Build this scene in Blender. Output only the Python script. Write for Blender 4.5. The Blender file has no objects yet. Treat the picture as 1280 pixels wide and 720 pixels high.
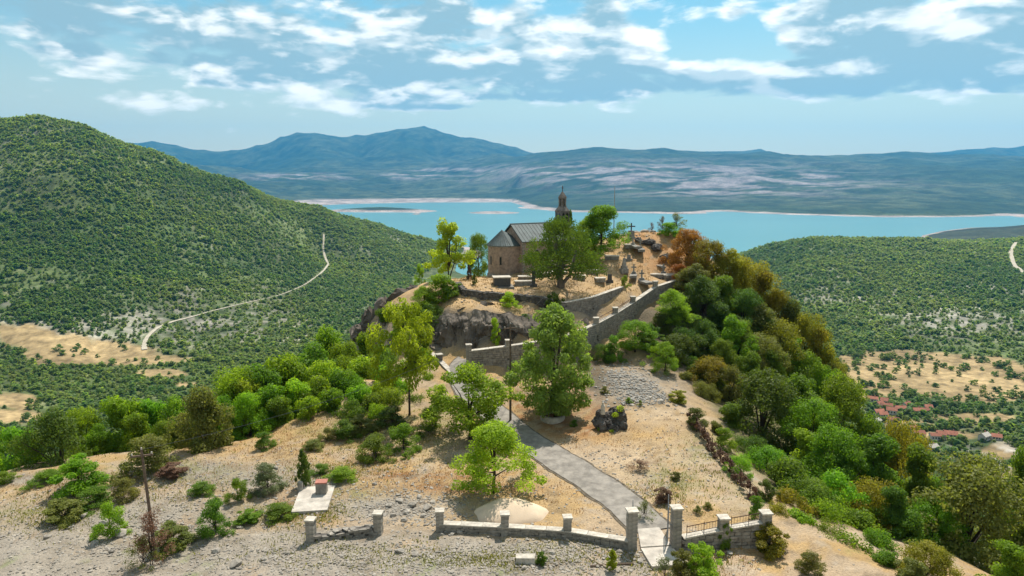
import bpy, bmesh, math, random
import numpy as np
from mathutils import Vector, Matrix
R = math.radians
random.seed(7); rng = np.random.default_rng(7)
scn = bpy.context.scene
COL = scn.collection

# ------------------------------------------------------------------ camera
F, CX, CY, CH = 880.0, 640.0, 360.0, 20.0
PITCH = math.atan(135/880)
cam_d = bpy.data.cameras.new('camera'); cam = bpy.data.objects.new('camera', cam_d); COL.objects.link(cam)
cam.location = (0, 0, CH); cam.rotation_euler = (math.pi/2-PITCH, 0, 0)
cam_d.sensor_width = 36; cam_d.lens = 36*F/1280
cam_d.clip_start = 0.5; cam_d.clip_end = 90000
scn.camera = cam

# ------------------------------------------------------------------ world, sun, exposure
SUN_EL, SUN_AZ = 60.0, 22.0          # azimuth measured from +Y towards +X
world = bpy.data.worlds.new('World'); scn.world = world; world.use_nodes = True
def build_world():
    nt = world.node_tree; N = nt.nodes; L = nt.links; N.clear()
    def n(t, **k):
        o = N.new(t)
        for a, b in k.items(): setattr(o, a, b)
        return o
    def m(op, a, b=None, c=None, clamp=False):
        o = n('ShaderNodeMath', operation=op, use_clamp=clamp)
        for i, v in enumerate((a, b, c)):
            if v is None: continue
            if isinstance(v, (int, float)): o.inputs[i].default_value = v
            else: L.new(v, o.inputs[i])
        return o.outputs[0]
    def ss(x, a, b):
        o = n('ShaderNodeMapRange', interpolation_type='SMOOTHSTEP')
        L.new(x, o.inputs['Value']); o.inputs['From Min'].default_value = a; o.inputs['From Max'].default_value = b
        return o.outputs[0]
    out = n('ShaderNodeOutputWorld'); bg = n('ShaderNodeBackground'); L.new(bg.outputs[0], out.inputs[0])
    sky = n('ShaderNodeTexSky', sky_type='NISHITA', sun_disc=False)
    sky.sun_elevation = R(SUN_EL); sky.sun_rotation = R(SUN_AZ)
    sky.air_density = 1.0; sky.dust_density = 1.2; sky.ozone_density = 1.0; sky.altitude = 700
    tc = n('ShaderNodeTexCoord'); sep = n('ShaderNodeSeparateXYZ'); L.new(tc.outputs['Generated'], sep.inputs[0])
    x, y, z = sep.outputs
    az = m('ARCTAN2', x, y); el = m('ARCSINE', m('MINIMUM', m('MAXIMUM', z, -1), 1))
    # cumulus banks: broad masses, billowing puffs and fine fraying, seen nearly edge-on
    def cloud(de, detail):
        e = m('ADD', el, de)
        def vec(kx, ky, w):
            cv = n('ShaderNodeCombineXYZ'); L.new(m('MULTIPLY', az, kx), cv.inputs[0]); L.new(m('MULTIPLY', e, ky), cv.inputs[1]); ad = n('ShaderNodeVectorMath', operation='ADD'); L.new(cv.outputs[0], ad.inputs[0]); ad.inputs[1].default_value = (w, w*.7, 0); return ad.outputs[0]
        big = n('ShaderNodeTexNoise', noise_dimensions='2D'); L.new(vec(1, 2.6, 4.2), big.inputs['Vector']); big.inputs['Scale'].default_value = 4.6; big.inputs['Detail'].default_value = 3
        fine = n('ShaderNodeTexNoise', noise_dimensions='2D'); L.new(vec(.8, 2.3, 7.7), fine.inputs['Vector']); fine.inputs['Scale'].default_value = 13; fine.inputs['Detail'].default_value = detail; fine.inputs['Roughness'].default_value = .58
        fine.inputs['Distortion'].default_value = .25
        wv = n('ShaderNodeVectorMath', operation='ADD'); L.new(vec(.85, 2.0, 1.3), wv.inputs[0]); sc = n('ShaderNodeVectorMath', operation='SCALE'); L.new(fine.outputs['Color'], sc.inputs[0]); sc.inputs['Scale'].default_value = .035; L.new(sc.outputs[0], wv.inputs[1])
        puf = n('ShaderNodeTexVoronoi', feature='F1', voronoi_dimensions='2D'); L.new(wv.outputs[0], puf.inputs['Vector']); puf.inputs['Scale'].default_value = 20; puf.inputs['Detail'].default_value = 1.5; puf.inputs['Roughness'].default_value = .6
        return m('ADD', m('ADD', m('MULTIPLY', big.outputs[0], .62), m('MULTIPLY', fine.outputs[0], .40)), m('MULTIPLY', puf.outputs['Distance'], -.11))
    def blob(px, py, sx, sy, amp):
        a0 = math.atan((px-CX)/F); e0 = PITCH_EL(py, px)
        dx = m('DIVIDE', m('SUBTRACT', az, a0), sx/F); dy = m('DIVIDE', m('SUBTRACT', el, e0), sy/F)
        r2 = m('ADD', m('MULTIPLY', dx, dx), m('MULTIPLY', dy, dy))
        return m('MULTIPLY', m('POWER', 2.718, m('MULTIPLY', r2, -1.0)), amp)
    bias = None
    for b in [(880, 62, 60, 24, -.16), (740, 35, 100, 30, .10), (1030, 30, 80, 30, .10), (1200, 35, 100, 36, .11), (960, 98, 230, 20, .13), (1160, 100, 160, 20, .12), (760, 110, 120, 14, .10),
              (560, 25, 120, 30, .08), (250, 45, 240, 34, .10), (905, 20, 50, 20, .08), (1125, 40, 16, 30, -.05), (60, 30, 140, 30, .05), (60, 105, 200, 16, -.10),
              (560, 90, 120, 16, .11), (390, 88, 130, 16, .10), (560, 134, 90, 4, .16), (285, 106, 40, 8, .12), (640, 121, 60, 5, .14), (170, 75, 110, 10, .06), (200, 85, 100, 12, .03)]:
        v = blob(*b); bias = v if bias is None else m('ADD', bias, v)
    fade = m('MULTIPLY', m('SUBTRACT', ss(el, .068, .108), 1.0), .26)
    def dens(c): return m('ADD', m('ADD', c, bias), fade)
    d0 = dens(cloud(0.0, 8)); d1 = dens(cloud(.020, 4)); d2 = dens(cloud(.045, 3))
    A0 = .385
    alpha = ss(d0, A0-.015, A0+.12)
    thick = m('ADD', m('MULTIPLY', ss(d1, A0+.01, A0+.13), .65), m('MULTIPLY', ss(d2, A0+.01, A0+.13), .35))
    lit = ss(m('SUBTRACT', d0, d1), -.02, .17)
    thick = m('MULTIPLY', thick, m('SUBTRACT', 1.0, m('MULTIPLY', lit, .8)))
    tex = n('ShaderNodeMix', data_type='RGBA'); L.new(thick, tex.inputs[0])
    tex.inputs[6].default_value = (12.5, 12.0, 11.0, 1); tex.inputs[7].default_value = (3.3, 4.8, 5.2, 1)
    tint = n('ShaderNodeMix', data_type='RGBA', blend_type='MULTIPLY'); tint.inputs[0].default_value = 1
    L.new(sky.outputs[0], tint.inputs[6]); tint.inputs[7].default_value = (0.74, 1.16, 1.02, 1)
    veil = n('ShaderNodeMix', data_type='RGBA'); L.new(m('MULTIPLY', m('SUBTRACT', 1.0, ss(el, -0.02, 0.26)), 0.8), veil.inputs[0])
    L.new(tint.outputs[2], veil.inputs[6]); veil.inputs[7].default_value = (9.2, 7.6, 5.0, 1)
    mix = n('ShaderNodeMix', data_type='RGBA'); L.new(m('MULTIPLY', alpha, 0.92), mix.inputs[0])
    L.new(veil.outputs[2], mix.inputs[6]); L.new(tex.outputs[2], mix.inputs[7])
    L.new(mix.outputs[2], bg.inputs[0]); bg.inputs[1].default_value = 0.088
    world.cycles.sampling_method = 'MANUAL'; world.cycles.sample_map_resolution = 256
def PITCH_EL(py, px=640):
    v = (CY-py)/F; u = (px-CX)/F
    d = Vector((u, math.cos(PITCH)+v*math.sin(PITCH), -math.sin(PITCH)+v*math.cos(PITCH))).normalized()
    return math.asin(d.z)
build_world()
sun_d = bpy.data.lights.new('sun', 'SUN'); sun = bpy.data.objects.new('sun', sun_d); COL.objects.link(sun)
sun_d.energy = 5.0; sun_d.angle = R(0.53); sun_d.color = (1.0, 0.94, 0.85)
sdir = Vector((math.sin(R(SUN_AZ))*math.cos(R(SUN_EL)), math.cos(R(SUN_AZ))*math.cos(R(SUN_EL)), math.sin(R(SUN_EL))))
sun.rotation_euler = sdir.to_track_quat('Z', 'Y').to_euler()
scn.view_settings.view_transform = 'Standard'; scn.view_settings.look = 'None'
scn.view_settings.exposure = 0.42; scn.view_settings.gamma = 1

# ------------------------------------------------------------------ helpers
def ray(px, py):
    u = (px-CX)/F; v = (CY-py)/F
    return np.array([u, math.cos(PITCH)+v*math.sin(PITCH), -math.sin(PITCH)+v*math.cos(PITCH)])
def P(px, py, Y):
    d = ray(px, py); t = Y/d[1]; return (d[0]*t, Y, CH+d[2]*t)
def G(px, py, z):
    d = ray(px, py); t = (z-CH)/d[2]; return (d[0]*t, d[1]*t, z)
def proj(x, y, z):
    z = z-CH; c, s = math.cos(PITCH), math.sin(PITCH)
    dep = y*c - z*s; up = y*s + z*c
    return CX+F*x/dep, CY-F*up/dep
def h2(ix, iy, seed):
    n = (ix.astype(np.int64)*374761393 + iy.astype(np.int64)*668265263 + seed*974711) & 0xffffffff
    n = ((n ^ (n >> 13))*1274126177) & 0xffffffff
    return ((n ^ (n >> 16)) & 0xffffff)/float(0xffffff)
def vnoise(x, y, seed=0):
    ix = np.floor(x); iy = np.floor(y); fx = x-ix; fy = y-iy
    fx = fx*fx*(3-2*fx); fy = fy*fy*(3-2*fy)
    a = h2(ix, iy, seed); b = h2(ix+1, iy, seed); c = h2(ix, iy+1, seed); d = h2(ix+1, iy+1, seed)
    return (a*(1-fx)+b*fx)*(1-fy)+(c*(1-fx)+d*fx)*fy
def fbm(x, y, octv=4, seed=0, rough=.5):
    x = np.asarray(x, float); y = np.asarray(y, float)
    s = 0; a = 1; t = 0
    for o in range(octv):
        s = s + a*vnoise(x*(2**o)+17.3*o, y*(2**o)-9.1*o, seed+o); t += a; a *= rough
    return s/t
def sst(x, a, b):
    t = np.clip((x-a)/(b-a), 0, 1); return t*t*(3-2*t)
class RBF:
    def __init__(s, p, v, smooth=0.0):
        s.p = np.array(p, float); v = np.array(v, float); s.m = v.mean()
        d = np.sqrt(((s.p[:, None]-s.p[None])**2).sum(2)+1e-6)
        s.w = np.linalg.solve(-d + np.eye(len(v))*smooth - 0, v-s.m)
    def __call__(s, x, y):
        x = np.asarray(x, float); sh = x.shape; q = np.stack([x.ravel(), np.asarray(y, float).ravel()], 1); o = np.empty(len(q))
        for i in range(0, len(q), 40000):
            b = q[i:i+40000]
            o[i:i+40000] = -np.sqrt(((b[:, None]-s.p[None])**2).sum(2)+1e-6)@s.w
        return (o+s.m).reshape(sh)
def seg_dist(x, y, pts):
    best = np.full(np.shape(x), 1e9)
    for (ax, ay), (bx, by) in zip(pts[:-1], pts[1:]):
        dx, dy = bx-ax, by-ay; t = np.clip(((x-ax)*dx+(y-ay)*dy)/(dx*dx+dy*dy+1e-9), 0, 1)
        best = np.minimum(best, np.hypot(x-ax-t*dx, y-ay-t*dy))
    return best
def tag(o, label=None, cat=None, group=None, kind=None):
    if label: o['label'] = label
    if cat: o['category'] = cat
    if group: o['group'] = group
    if kind: o['kind'] = kind
    return o
def empty(name, loc=(0, 0, 0), rz=0, label=None, cat=None, group=None):
    o = bpy.data.objects.new(name, None); COL.objects.link(o); o.location = loc; o.rotation_euler = (0, 0, rz)
    o.empty_display_size = .2
    return tag(o, label, cat, group)
def link(name, me, parent=None, mat=None):
    o = bpy.data.objects.new(name, me); COL.objects.link(o)
    if parent: o.parent = parent
    if mat and not me.materials: me.materials.append(mat)
    return o
def mesh(name, v, f, mat=None, smooth=False):
    me = bpy.data.meshes.new(name)
    me.from_pydata([tuple(a) for a in v] if not isinstance(v, np.ndarray) else v.tolist(), [], f if not isinstance(f, np.ndarray) else f.tolist())
    if mat: me.materials.append(mat)
    if smooth: me.polygons.foreach_set('use_smooth', [True]*len(me.polygons))
    me.update(); return me
def grid_mesh(name, X, Y, Z, mat):
    r, c = X.shape
    v = np.stack([X.ravel(), Y.ravel(), Z.ravel()], 1)
    i = np.arange(r*c).reshape(r, c)
    f = np.stack([i[:-1, :-1].ravel(), i[:-1, 1:].ravel(), i[1:, 1:].ravel(), i[1:, :-1].ravel()], 1)
    me = bpy.data.meshes.new(name)
    me.vertices.add(len(v)); me.vertices.foreach_set('co', v.ravel())
    me.loops.add(f.size); me.loops.foreach_set('vertex_index', f.ravel().astype(np.int32))
    me.polygons.add(len(f)); me.polygons.foreach_set('loop_start', (np.arange(len(f))*4).astype(np.int32))
    me.polygons.foreach_set('loop_total', np.full(len(f), 4, np.int32))
    me.polygons.foreach_set('use_smooth', np.ones(len(f), bool))
    me.materials.append(mat); me.update(calc_edges=True)
    return me
def set_col(me, name, rgb):
    a = me.color_attributes.new(name, 'FLOAT_COLOR', 'POINT')
    c = np.ones((len(me.vertices), 4)); c[:, :3] = rgb; a.data.foreach_set('color', c.ravel())
class MB:
    def __init__(s): s.v = []; s.f = []
    def add(s, v, f):
        o = len(s.v); s.v += [tuple(a) for a in v]; s.f += [tuple(i+o for i in q) for q in f]
    def box(s, c, d, rz=0, jit=0, taper=0):
        cs, sn = math.cos(rz), math.sin(rz); V = []
        for dz in (-1, 1):
            k = 1-(taper if dz > 0 else 0)
            for dx, dy in ((-1, -1), (1, -1), (1, 1), (-1, 1)):
                x = dx*d[0]/2*k+random.uniform(-jit, jit); y = dy*d[1]/2*k+random.uniform(-jit, jit); z = dz*d[2]/2+random.uniform(-jit, jit)
                V.append((c[0]+x*cs-y*sn, c[1]+x*sn+y*cs, c[2]+z))
        s.add(V, [(3, 2, 1, 0), (4, 5, 6, 7), (0, 1, 5, 4), (1, 2, 6, 5), (2, 3, 7, 6), (3, 0, 4, 7)])
    def tube(s, pts, rad, n=6, caps=True):
        pts = [Vector(p) for p in pts]; rings = []
        if isinstance(rad, (int, float)): rad = [rad]*len(pts)
        o = len(s.v)
        for i, p in enumerate(pts):
            a = pts[max(i-1, 0)]; b = pts[min(i+1, len(pts)-1)]; t = (b-a).normalized()
            u = t.orthogonal().normalized() if i == 0 else (s._u - t*s._u.dot(t)).normalized(); s._u = u; w = t.cross(u)
            for k in range(n):
                an = 2*math.pi*k/n; s.v.append(tuple(p+(u*math.cos(an)+w*math.sin(an))*rad[i]))
        for i in range(len(pts)-1):
            for k in range(n):
                s.f.append((o+i*n+k, o+i*n+(k+1) % n, o+(i+1)*n+(k+1) % n, o+(i+1)*n+k))
        if caps:
            s.f.append(tuple(o+k for k in range(n))[::-1]); s.f.append(tuple(o+(len(pts)-1)*n+k for k in range(n)))
    def lathe(s, prof, n=16, c=(0, 0, 0), a0=0, a1=2*math.pi):
        o = len(s.v); full = abs(a1-a0-2*math.pi) < 1e-6; m_ = n if full else n+1
        for r, z in prof:
            for k in range(m_):
                an = a0+(a1-a0)*k/n; s.v.append((c[0]+r*math.cos(an), c[1]+r*math.sin(an), c[2]+z))
        for i in range(len(prof)-1):
            for k in range(n):
                s.f.append((o+i*m_+k, o+i*m_+(k+1) % m_, o+(i+1)*m_+(k+1) % m_, o+(i+1)*m_+k))
    def build(s, name, mat, parent=None, smooth=False):
        return link(name, mesh(name, s.v, s.f, mat, smooth), parent)

# ------------------------------------------------------------------ materials
def newmat(name):
    m = bpy.data.materials.new(name); m.use_nodes = True; m.node_tree.nodes.clear(); return m
def surf(name, col, rough=.85, var=.25, scale=2.0, bump=.3, bscale=None, col2=None, attr=None, spec=.3, detail=6, rnd=.0, dist=.02, thr=(.35, .65), scale2=None):
    m = newmat(name); nt = m.node_tree; N = nt.nodes; L = nt.links
    out = N.new('ShaderNodeOutputMaterial'); b = N.new('ShaderNodeBsdfPrincipled'); L.new(b.outputs[0], out.inputs[0])
    b.inputs['Roughness'].default_value = rough; b.inputs['Specular IOR Level'].default_value = spec
    tc = N.new('ShaderNodeTexCoord')
    n1 = N.new('ShaderNodeTexNoise'); n1.inputs['Scale'].default_value = scale; n1.inputs['Detail'].default_value = detail; n1.inputs['Roughness'].default_value = .62
    L.new(tc.outputs['Object'], n1.inputs['Vector'])
    mr = N.new('ShaderNodeMapRange'); L.new(n1.outputs[0], mr.inputs[0]); mr.inputs[1].default_value = thr[0]; mr.inputs[2].default_value = thr[1]
    mix = N.new('ShaderNodeMix'); mix.data_type = 'RGBA'; L.new(mr.outputs[0], mix.inputs[0])
    if attr:
        at = N.new('ShaderNodeVertexColor'); at.layer_name = attr
        lo = N.new('ShaderNodeMix'); lo.data_type = 'RGBA'; lo.blend_type = 'MULTIPLY'; lo.inputs[0].default_value = 1; L.new(at.outputs[0], lo.inputs[6]); lo.inputs[7].default_value = (1-var,)*3+(1,)
        hi = N.new('ShaderNodeMix'); hi.data_type = 'RGBA'; hi.blend_type = 'MULTIPLY'; hi.inputs[0].default_value = 1; L.new(at.outputs[0], hi.inputs[6]); hi.inputs[7].default_value = (1+var,)*3+(1,)
        L.new(lo.outputs[2], mix.inputs[6]); L.new(hi.outputs[2], mix.inputs[7])
    else:
        c2 = col2 or [min(c*(1+var), 1) for c in col]; c1 = [c*(1-var) for c in col] if not col2 else col
        mix.inputs[6].default_value = (*c1, 1); mix.inputs[7].default_value = (*c2, 1)
    last = mix.outputs[2]
    if scale2:
        n3 = N.new('ShaderNodeTexNoise'); n3.inputs['Scale'].default_value = scale2; n3.inputs['Detail'].default_value = 12; n3.inputs['Roughness'].default_value = .7; L.new(tc.outputs['Object'], n3.inputs['Vector'])
        m3 = N.new('ShaderNodeMapRange'); L.new(n3.outputs[0], m3.inputs[0]); m3.inputs[1].default_value = .36; m3.inputs[2].default_value = .64; m3.inputs[3].default_value = .55; m3.inputs[4].default_value = 1.5
        h3 = N.new('ShaderNodeHueSaturation'); L.new(last, h3.inputs['Color']); L.new(m3.outputs[0], h3.inputs['Value']); last = h3.outputs[0]
    if rnd:
        oi = N.new('ShaderNodeObjectInfo'); r2 = N.new('ShaderNodeMapRange'); L.new(oi.outputs['Random'], r2.inputs[0]); r2.inputs[3].default_value = 1-rnd; r2.inputs[4].default_value = 1+rnd
        hs = N.new('ShaderNodeHueSaturation'); L.new(last, hs.inputs['Color']); L.new(r2.outputs[0], hs.inputs['Value']); last = hs.outputs[0]
    L.new(last, b.inputs['Base Color'])
    if bump:
        n2 = N.new('ShaderNodeTexNoise'); n2.inputs['Scale'].default_value = bscale or scale*4; n2.inputs['Detail'].default_value = 5; L.new(tc.outputs['Object'], n2.inputs['Vector'])
        bp = N.new('ShaderNodeBump'); bp.inputs['Strength'].default_value = bump; bp.inputs['Distance'].default_value = dist; L.new(n2.outputs[0], bp.inputs['Height']); L.new(bp.outputs[0], b.inputs['Normal'])
    return m
def leafmat(name, c, c2, tr=.38, tcol=None, rnd=.22):
    m = newmat(name); nt = m.node_tree; N = nt.nodes; L = nt.links
    out = N.new('ShaderNodeOutputMaterial'); b = N.new('ShaderNodeBsdfPrincipled'); t = N.new('ShaderNodeBsdfTranslucent'); ms = N.new('ShaderNodeMixShader')
    L.new(b.outputs[0], ms.inputs[1]); L.new(t.outputs[0], ms.inputs[2]); ms.inputs[0].default_value = tr; L.new(ms.outputs[0], out.inputs[0])
    b.inputs['Roughness'].default_value = .6; b.inputs['Specular IOR Level'].default_value = .25
    at = N.new('ShaderNodeAttribute'); at.attribute_name = 'lv'
    mix = N.new('ShaderNodeMix'); mix.data_type = 'RGBA'; L.new(at.outputs['Fac'], mix.inputs[0]); mix.inputs[6].default_value = (*c, 1); mix.inputs[7].default_value = (*c2, 1)
    oi = N.new('ShaderNodeObjectInfo')
    r2 = N.new('ShaderNodeMapRange'); L.new(oi.outputs['Random'], r2.inputs[0]); r2.inputs[3].default_value = 1-rnd; r2.inputs[4].default_value = 1+rnd
    mu = N.new('ShaderNodeMath'); mu.operation = 'MULTIPLY'; L.new(oi.outputs['Random'], mu.inputs[0]); mu.inputs[1].default_value = 37.7
    fr = N.new('ShaderNodeMath'); fr.operation = 'FRACT'; L.new(mu.outputs[0], fr.inputs[0])
    r3 = N.new('ShaderNodeMapRange'); L.new(fr.outputs[0], r3.inputs[0]); r3.inputs[3].default_value = .5-.022; r3.inputs[4].default_value = .5+.022
    hs = N.new('ShaderNodeHueSaturation'); L.new(mix.outputs[2], hs.inputs['Color']); L.new(r2.outputs[0], hs.inputs['Value']); L.new(r3.outputs[0], hs.inputs['Hue'])
    L.new(hs.outputs[0], b.inputs['Base Color'])
    g = N.new('ShaderNodeMix'); g.data_type = 'RGBA'; g.blend_type = 'MULTIPLY'; g.inputs[0].default_value = 1; L.new(hs.outputs[0], g.inputs[6]); g.inputs[7].default_value = (*(tcol or (1.9, 1.9, .9)), 1)
    L.new(g.outputs[2], t.inputs[0])
    return m
LEAF = {
 'lime': leafmat('leaf_lime', (.17, .245, .012), (.29, .37, .022), .52),
 'bright': leafmat('leaf_bright', (.10, .19, .010), (.20, .31, .016), .52),
 'green': leafmat('leaf_green', (.068, .125, .010), (.15, .22, .018), .5),
 'dark': leafmat('leaf_dark', (.044, .082, .011), (.095, .145, .018), .45),
 'olive': leafmat('leaf_olive', (.095, .11, .022), (.18, .19, .04), .46),
 'gold': leafmat('leaf_gold', (.14, .14, .012), (.27, .24, .02), .48),
 'rust': leafmat('leaf_rust', (.22, .10, .016), (.34, .18, .025), .45, (1.5, 1.3, .9)),
 'grey': leafmat('leaf_grey', (.11, .13, .06), (.19, .21, .10), .35),
 'brown': leafmat('leaf_brown', (.13, .075, .04), (.24, .15, .08), .3, (1.3, 1.2, 1)),
 'straw': leafmat('leaf_straw', (.34, .21, .08), (.50, .35, .16), .3, (1.2, 1.1, 1)),
 'feathery': leafmat('leaf_feathery', (.15, .21, .035), (.24, .30, .06), .5),
 'woodlight': leafmat('leaf_woodland_light', (.12, .175, .035), (.185, .24, .05), .5, None, .2),
 'forest': leafmat('leaf_forest', (.085, .145, .032), (.14, .205, .045), .5, None, .2),
}
M = {
 'bark': surf('bark', (.05, .036, .026), .9, .4, 6, .5),
 'barkgrey': surf('bark_grey', (.13, .11, .09), .9, .35, 6, .5),
 'stone': surf('masonry_stone', (.25, .225, .19), .9, .32, 3.0, .6, 14, rnd=.16),
 'stone_dark': surf('weathered_masonry', (.13, .115, .098), .92, .4, 2.5, .7, 10, rnd=.2),
 'mortar': surf('mortar_core', (.09, .08, .07), .95, .3, 4, .5),
 'coping': surf('pale_coping', (.43, .385, .32), .85, .25, 3, .4, 20, rnd=.08),
 'concrete': surf('pale_concrete', (.42, .375, .32), .9, .25, 1.5, .35, 18),
 'asphalt': surf('worn_asphalt', (.225, .20, .17), .9, .3, 1.6, .35, 25, detail=10),
 'plaster': surf('apse_plaster', (.30, .225, .175), .9, .3, 2.2, .25, 10),
 'roof': surf('metal_roof', (.055, .078, .076), .7, .3, 1.5, .12, 6, spec=.5),
 'tower': surf('tower_stone', (.15, .13, .115), .92, .45, 2.6, .6, 12),
 'glass': surf('dark_glass', (.015, .018, .022), .15, .2, 2, 0, spec=.6),
 'iron': surf('rusty_iron', (.07, .035, .025), .8, .4, 8, .3),
 'metal': surf('grey_metal', (.22, .23, .24), .5, .2, 6, .1, spec=.5),
 'wood': surf('weathered_pole_wood', (.12, .085, .06), .9, .35, 5, .4),
 'plank': surf('pale_plank', (.42, .34, .25), .9, .25, 5, .3),
 'rock': surf('limestone', (.31, .275, .23), .92, .3, 1.5, .8, 8, rnd=.22, dist=.05),
 'rock_dark': surf('dark_rock', (.085, .075, .066), .95, .55, 1.2, .9, 5, rnd=.2, dist=.1, detail=9),
 'cliff': surf('cliff_rock', (.12, .098, .078), .95, .55, .55, .9, 3, rnd=.15, dist=.15, detail=10),
 'sand': surf('sand', (.58, .45, .32), .95, .10, 1.2, .3, 12),
 'brick': surf('red_cap', (.36, .15, .11), .9, .2, 5, .3),
 'granite': surf('dark_granite', (.04, .042, .045), .35, .3, 6, .05, spec=.5),
 'grave': surf('grave_stone', (.22, .205, .18), .85, .35, 4, .5, rnd=.2),
 'gravel': surf('gravel_track', (.40, .365, .325), .95, .25, 2.2, .8, 9, detail=10),
 'tile': surf('red_tile_roof', (.30, .115, .07), .85, .2, .7, .3, rnd=.2),
 'wall_white': surf('house_wall', (.55, .50, .43), .9, .12, .8, .1, rnd=.15),
 'track': surf('white_dirt_track', (.40, .35, .27), .95, .12, .1, .1),
 'bell': surf('bronze', (.10, .075, .03), .4, .2, 6, 0, spec=.5),
}

# ------------------------------------------------------------------ near hill heights
NEAR = [  # (px, py, z) at a known height
 (820, 682, 0), (550, 664, 0), (631, 668, 0), (709, 672, 0), (955, 688, -.35), (900, 684, -.1), (389, 672, -.15), (200, 690, -.7), (0, 690, -1.3), (640, 720, 0), (300, 720, -.5), (900, 720, -.3),
 (0, 640, -1.5), (120, 640, -.9), (660, 560, .3), (720, 600, .1), (840, 580, .2), (600, 600, .1), (500, 600, 0), (392, 622, 0), (300, 620, -.2), (560, 560, .3), (480, 560, .1),
 (690, 523, .6), (765, 540, .8), (860, 527, .8), (950, 635, 0), (905, 580, .3), (780, 500, 1.5), (830, 505, 1.1), (640, 520, .6), (640, 472, 1.3), (700, 478, 1.5), (745, 460, 2.4), (780, 465, 2.6),
]
NEARY = [ # (px, py, Y)
 (330, 545, 53), (430, 520, 57), (250, 567, 49.6), (100, 590, 48), (0, 605, 46.5), (440, 480, 64), (510, 512, 58), (450, 442, 75), (490, 455, 69), (530, 470, 66),
 (445, 408, 80), (480, 378, 82), (520, 356, 84), (552, 372, 76.5), (545, 402, 73.5),
 (850, 402, 76), (850, 462, 68), (800, 425, 74),
 (800, 292, 97), (850, 292, 96), (790, 330, 88), (830, 350, 84), (740, 345, 84), (610, 347, 87), (565, 350, 86), (720, 303, 97), (770, 315, 92),
]
NEARW = [ # (X, Y, z)
 (-4.8, 68.3, 2.3), (-3.5, 68.0, 2.6), (3.2, 69.9, 3.6), (8.2, 74, 4.4), (11.0, 77.3, 4.95), (19, 87, 7.5), (0, 69.2, 3.1), (-5.5, 66, 2.0), (5.5, 71.4, 4.0),
 (-7, 71, 3.0), (-7, 73, 6.5), (-4, 71.0, 6.5), (-1.0, 71.2, 6.3), (-4, 70.0, 3.2), (-1, 70.2, 3.3), (2.5, 71.6, 4.2), (2.5, 73, 6.2), (-4, 74.4, 7.0), (0, 74.6, 7.0), (-4, 77, 7.75), (0, 77, 7.7), (4, 77.4, 7.4), (8, 80, 7.5), (5.5, 73, 4.2),
 (11.0, 83, 7.7), (14.5, 86, 8.0), (0, 82, 8.05), (6, 82, 8.1), (0, 92, 8), (6, 95, 8.3), (-8, 84, 7.7), (-8, 90, 6.8), (-12, 96, 2), (0, 104, 3), (10, 108, 5), (20, 106, 9), (26, 100, 9.5), (30, 95, 6.5),
 (29, 88, 3.4), (35, 85, -2.5), (38, 82, -8), (23, 80, 2.6), (24, 86, 6.2), (28, 78, -1.5), (25, 76, -.4), (20, 66, -.6), (45, 80, -15), (60, 80, -29), (33, 72, -7.5), (26, 64, -3.6), (22, 58, -2.2), (17.5, 48, -.9), (18.5, 44, -.9),
 (24, 50, -4), (30, 50, -7), (35, 60, -11), (48, 62, -20), (60, 60, -28), (40, 46, -9), (19, 38, -.9), (24, 40, -2.2), (30, 38, -4), (27, 34, -2.2), (60, 30, -16), (60, 0, -9), (30, 10, -2), (0, -20, 1), (0, 12, .2), (-30, 10, -.6), (-60, 0, -1.5), (0, 25, .1), (15, 25, -.2),
 (-60, 44, -5), (-44, 52, -3), (-36, 56, -3), (-25, 60, -3.2), (-14, 70, -1.6), (-18, 74, -4.5), (-26, 72, -9), (-38, 70, -11), (-60, 60, -15), (-100, 40, -26), (-20, 84, -6), (-17, 92, -6), (-40, 90, -24), (-30, 100, -24),
 (-150, 60, -75), (150, 60, -85), (100, 60, -55), (100, 20, -45), (-130, 0, -40), (150, 0, -80), (-80, 110, -60), (-30, 125, -45), (0, 130, -28), (30, 130, -28), (60, 110, -45), (100, 110, -80), (0, 160, -65), (0, 200, -115), (100, 200, -140), (-100, 200, -140), (60, 160, -90), (-60, 160, -90), (0, 290, -200), (200, 150, -170), (-220, 150, -150), (200, 290, -205), (-200, 290, -205), (-260, 60, -150), (260, 60, -170), (-300, 290, -210), (300, 290, -210), (300, 100, -200), (-330, 120, -200),
]
RW = [(586, 438, 462, 66.3), (635, 432, 468, 67), (680, 425, 470, 68), (720, 415, 455, 69.8), (745, 404, 438, 71.8), (769, 391, 425, 75.2), (791, 377, 402, 78.3), (819, 358, 378, 82), (850, 348, 362, 85)]
TW = [(572, 352, 362, 77.5), (580, 361, 373, 76), (600, 364, 378, 75.3), (640, 367, 382, 75), (680, 371, 394, 75), (705, 378, 400, 75.3), (740, 371, 397, 77), (777, 358, 364, 81.5)]
for px, top, foot, Y in RW:
    q = P(px, top, Y); NEARW += [(q[0]-.1, q[1]+.5, q[2]-.95), (q[0]+.15, q[1]-.55, P(px, foot, Y-.4)[2])]
for px, top, foot, Y in TW:
    q = P(px, top, Y); NEARW += [(q[0], q[1]+.6, q[2]-.08), (q[0], q[1]-.55, P(px, foot, Y-.4)[2])]
pts = [G(a, b, c) for a, b, c in NEAR]+[P(a, b, c) for a, b, c in NEARY]+NEARW
_n = RBF([(p[0], p[1]) for p in pts], [p[2] for p in pts], .0)
PATH = [G(835, 692, 0), G(818, 668, 0), G(790, 640, 0), G(745, 605, .1), G(700, 577, .2), G(660, 553, .35), G(628, 525, .6), G(600, 498, 1.1), G(578, 472, 1.8), (-5.0, 67.6, 2.2)]
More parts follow.
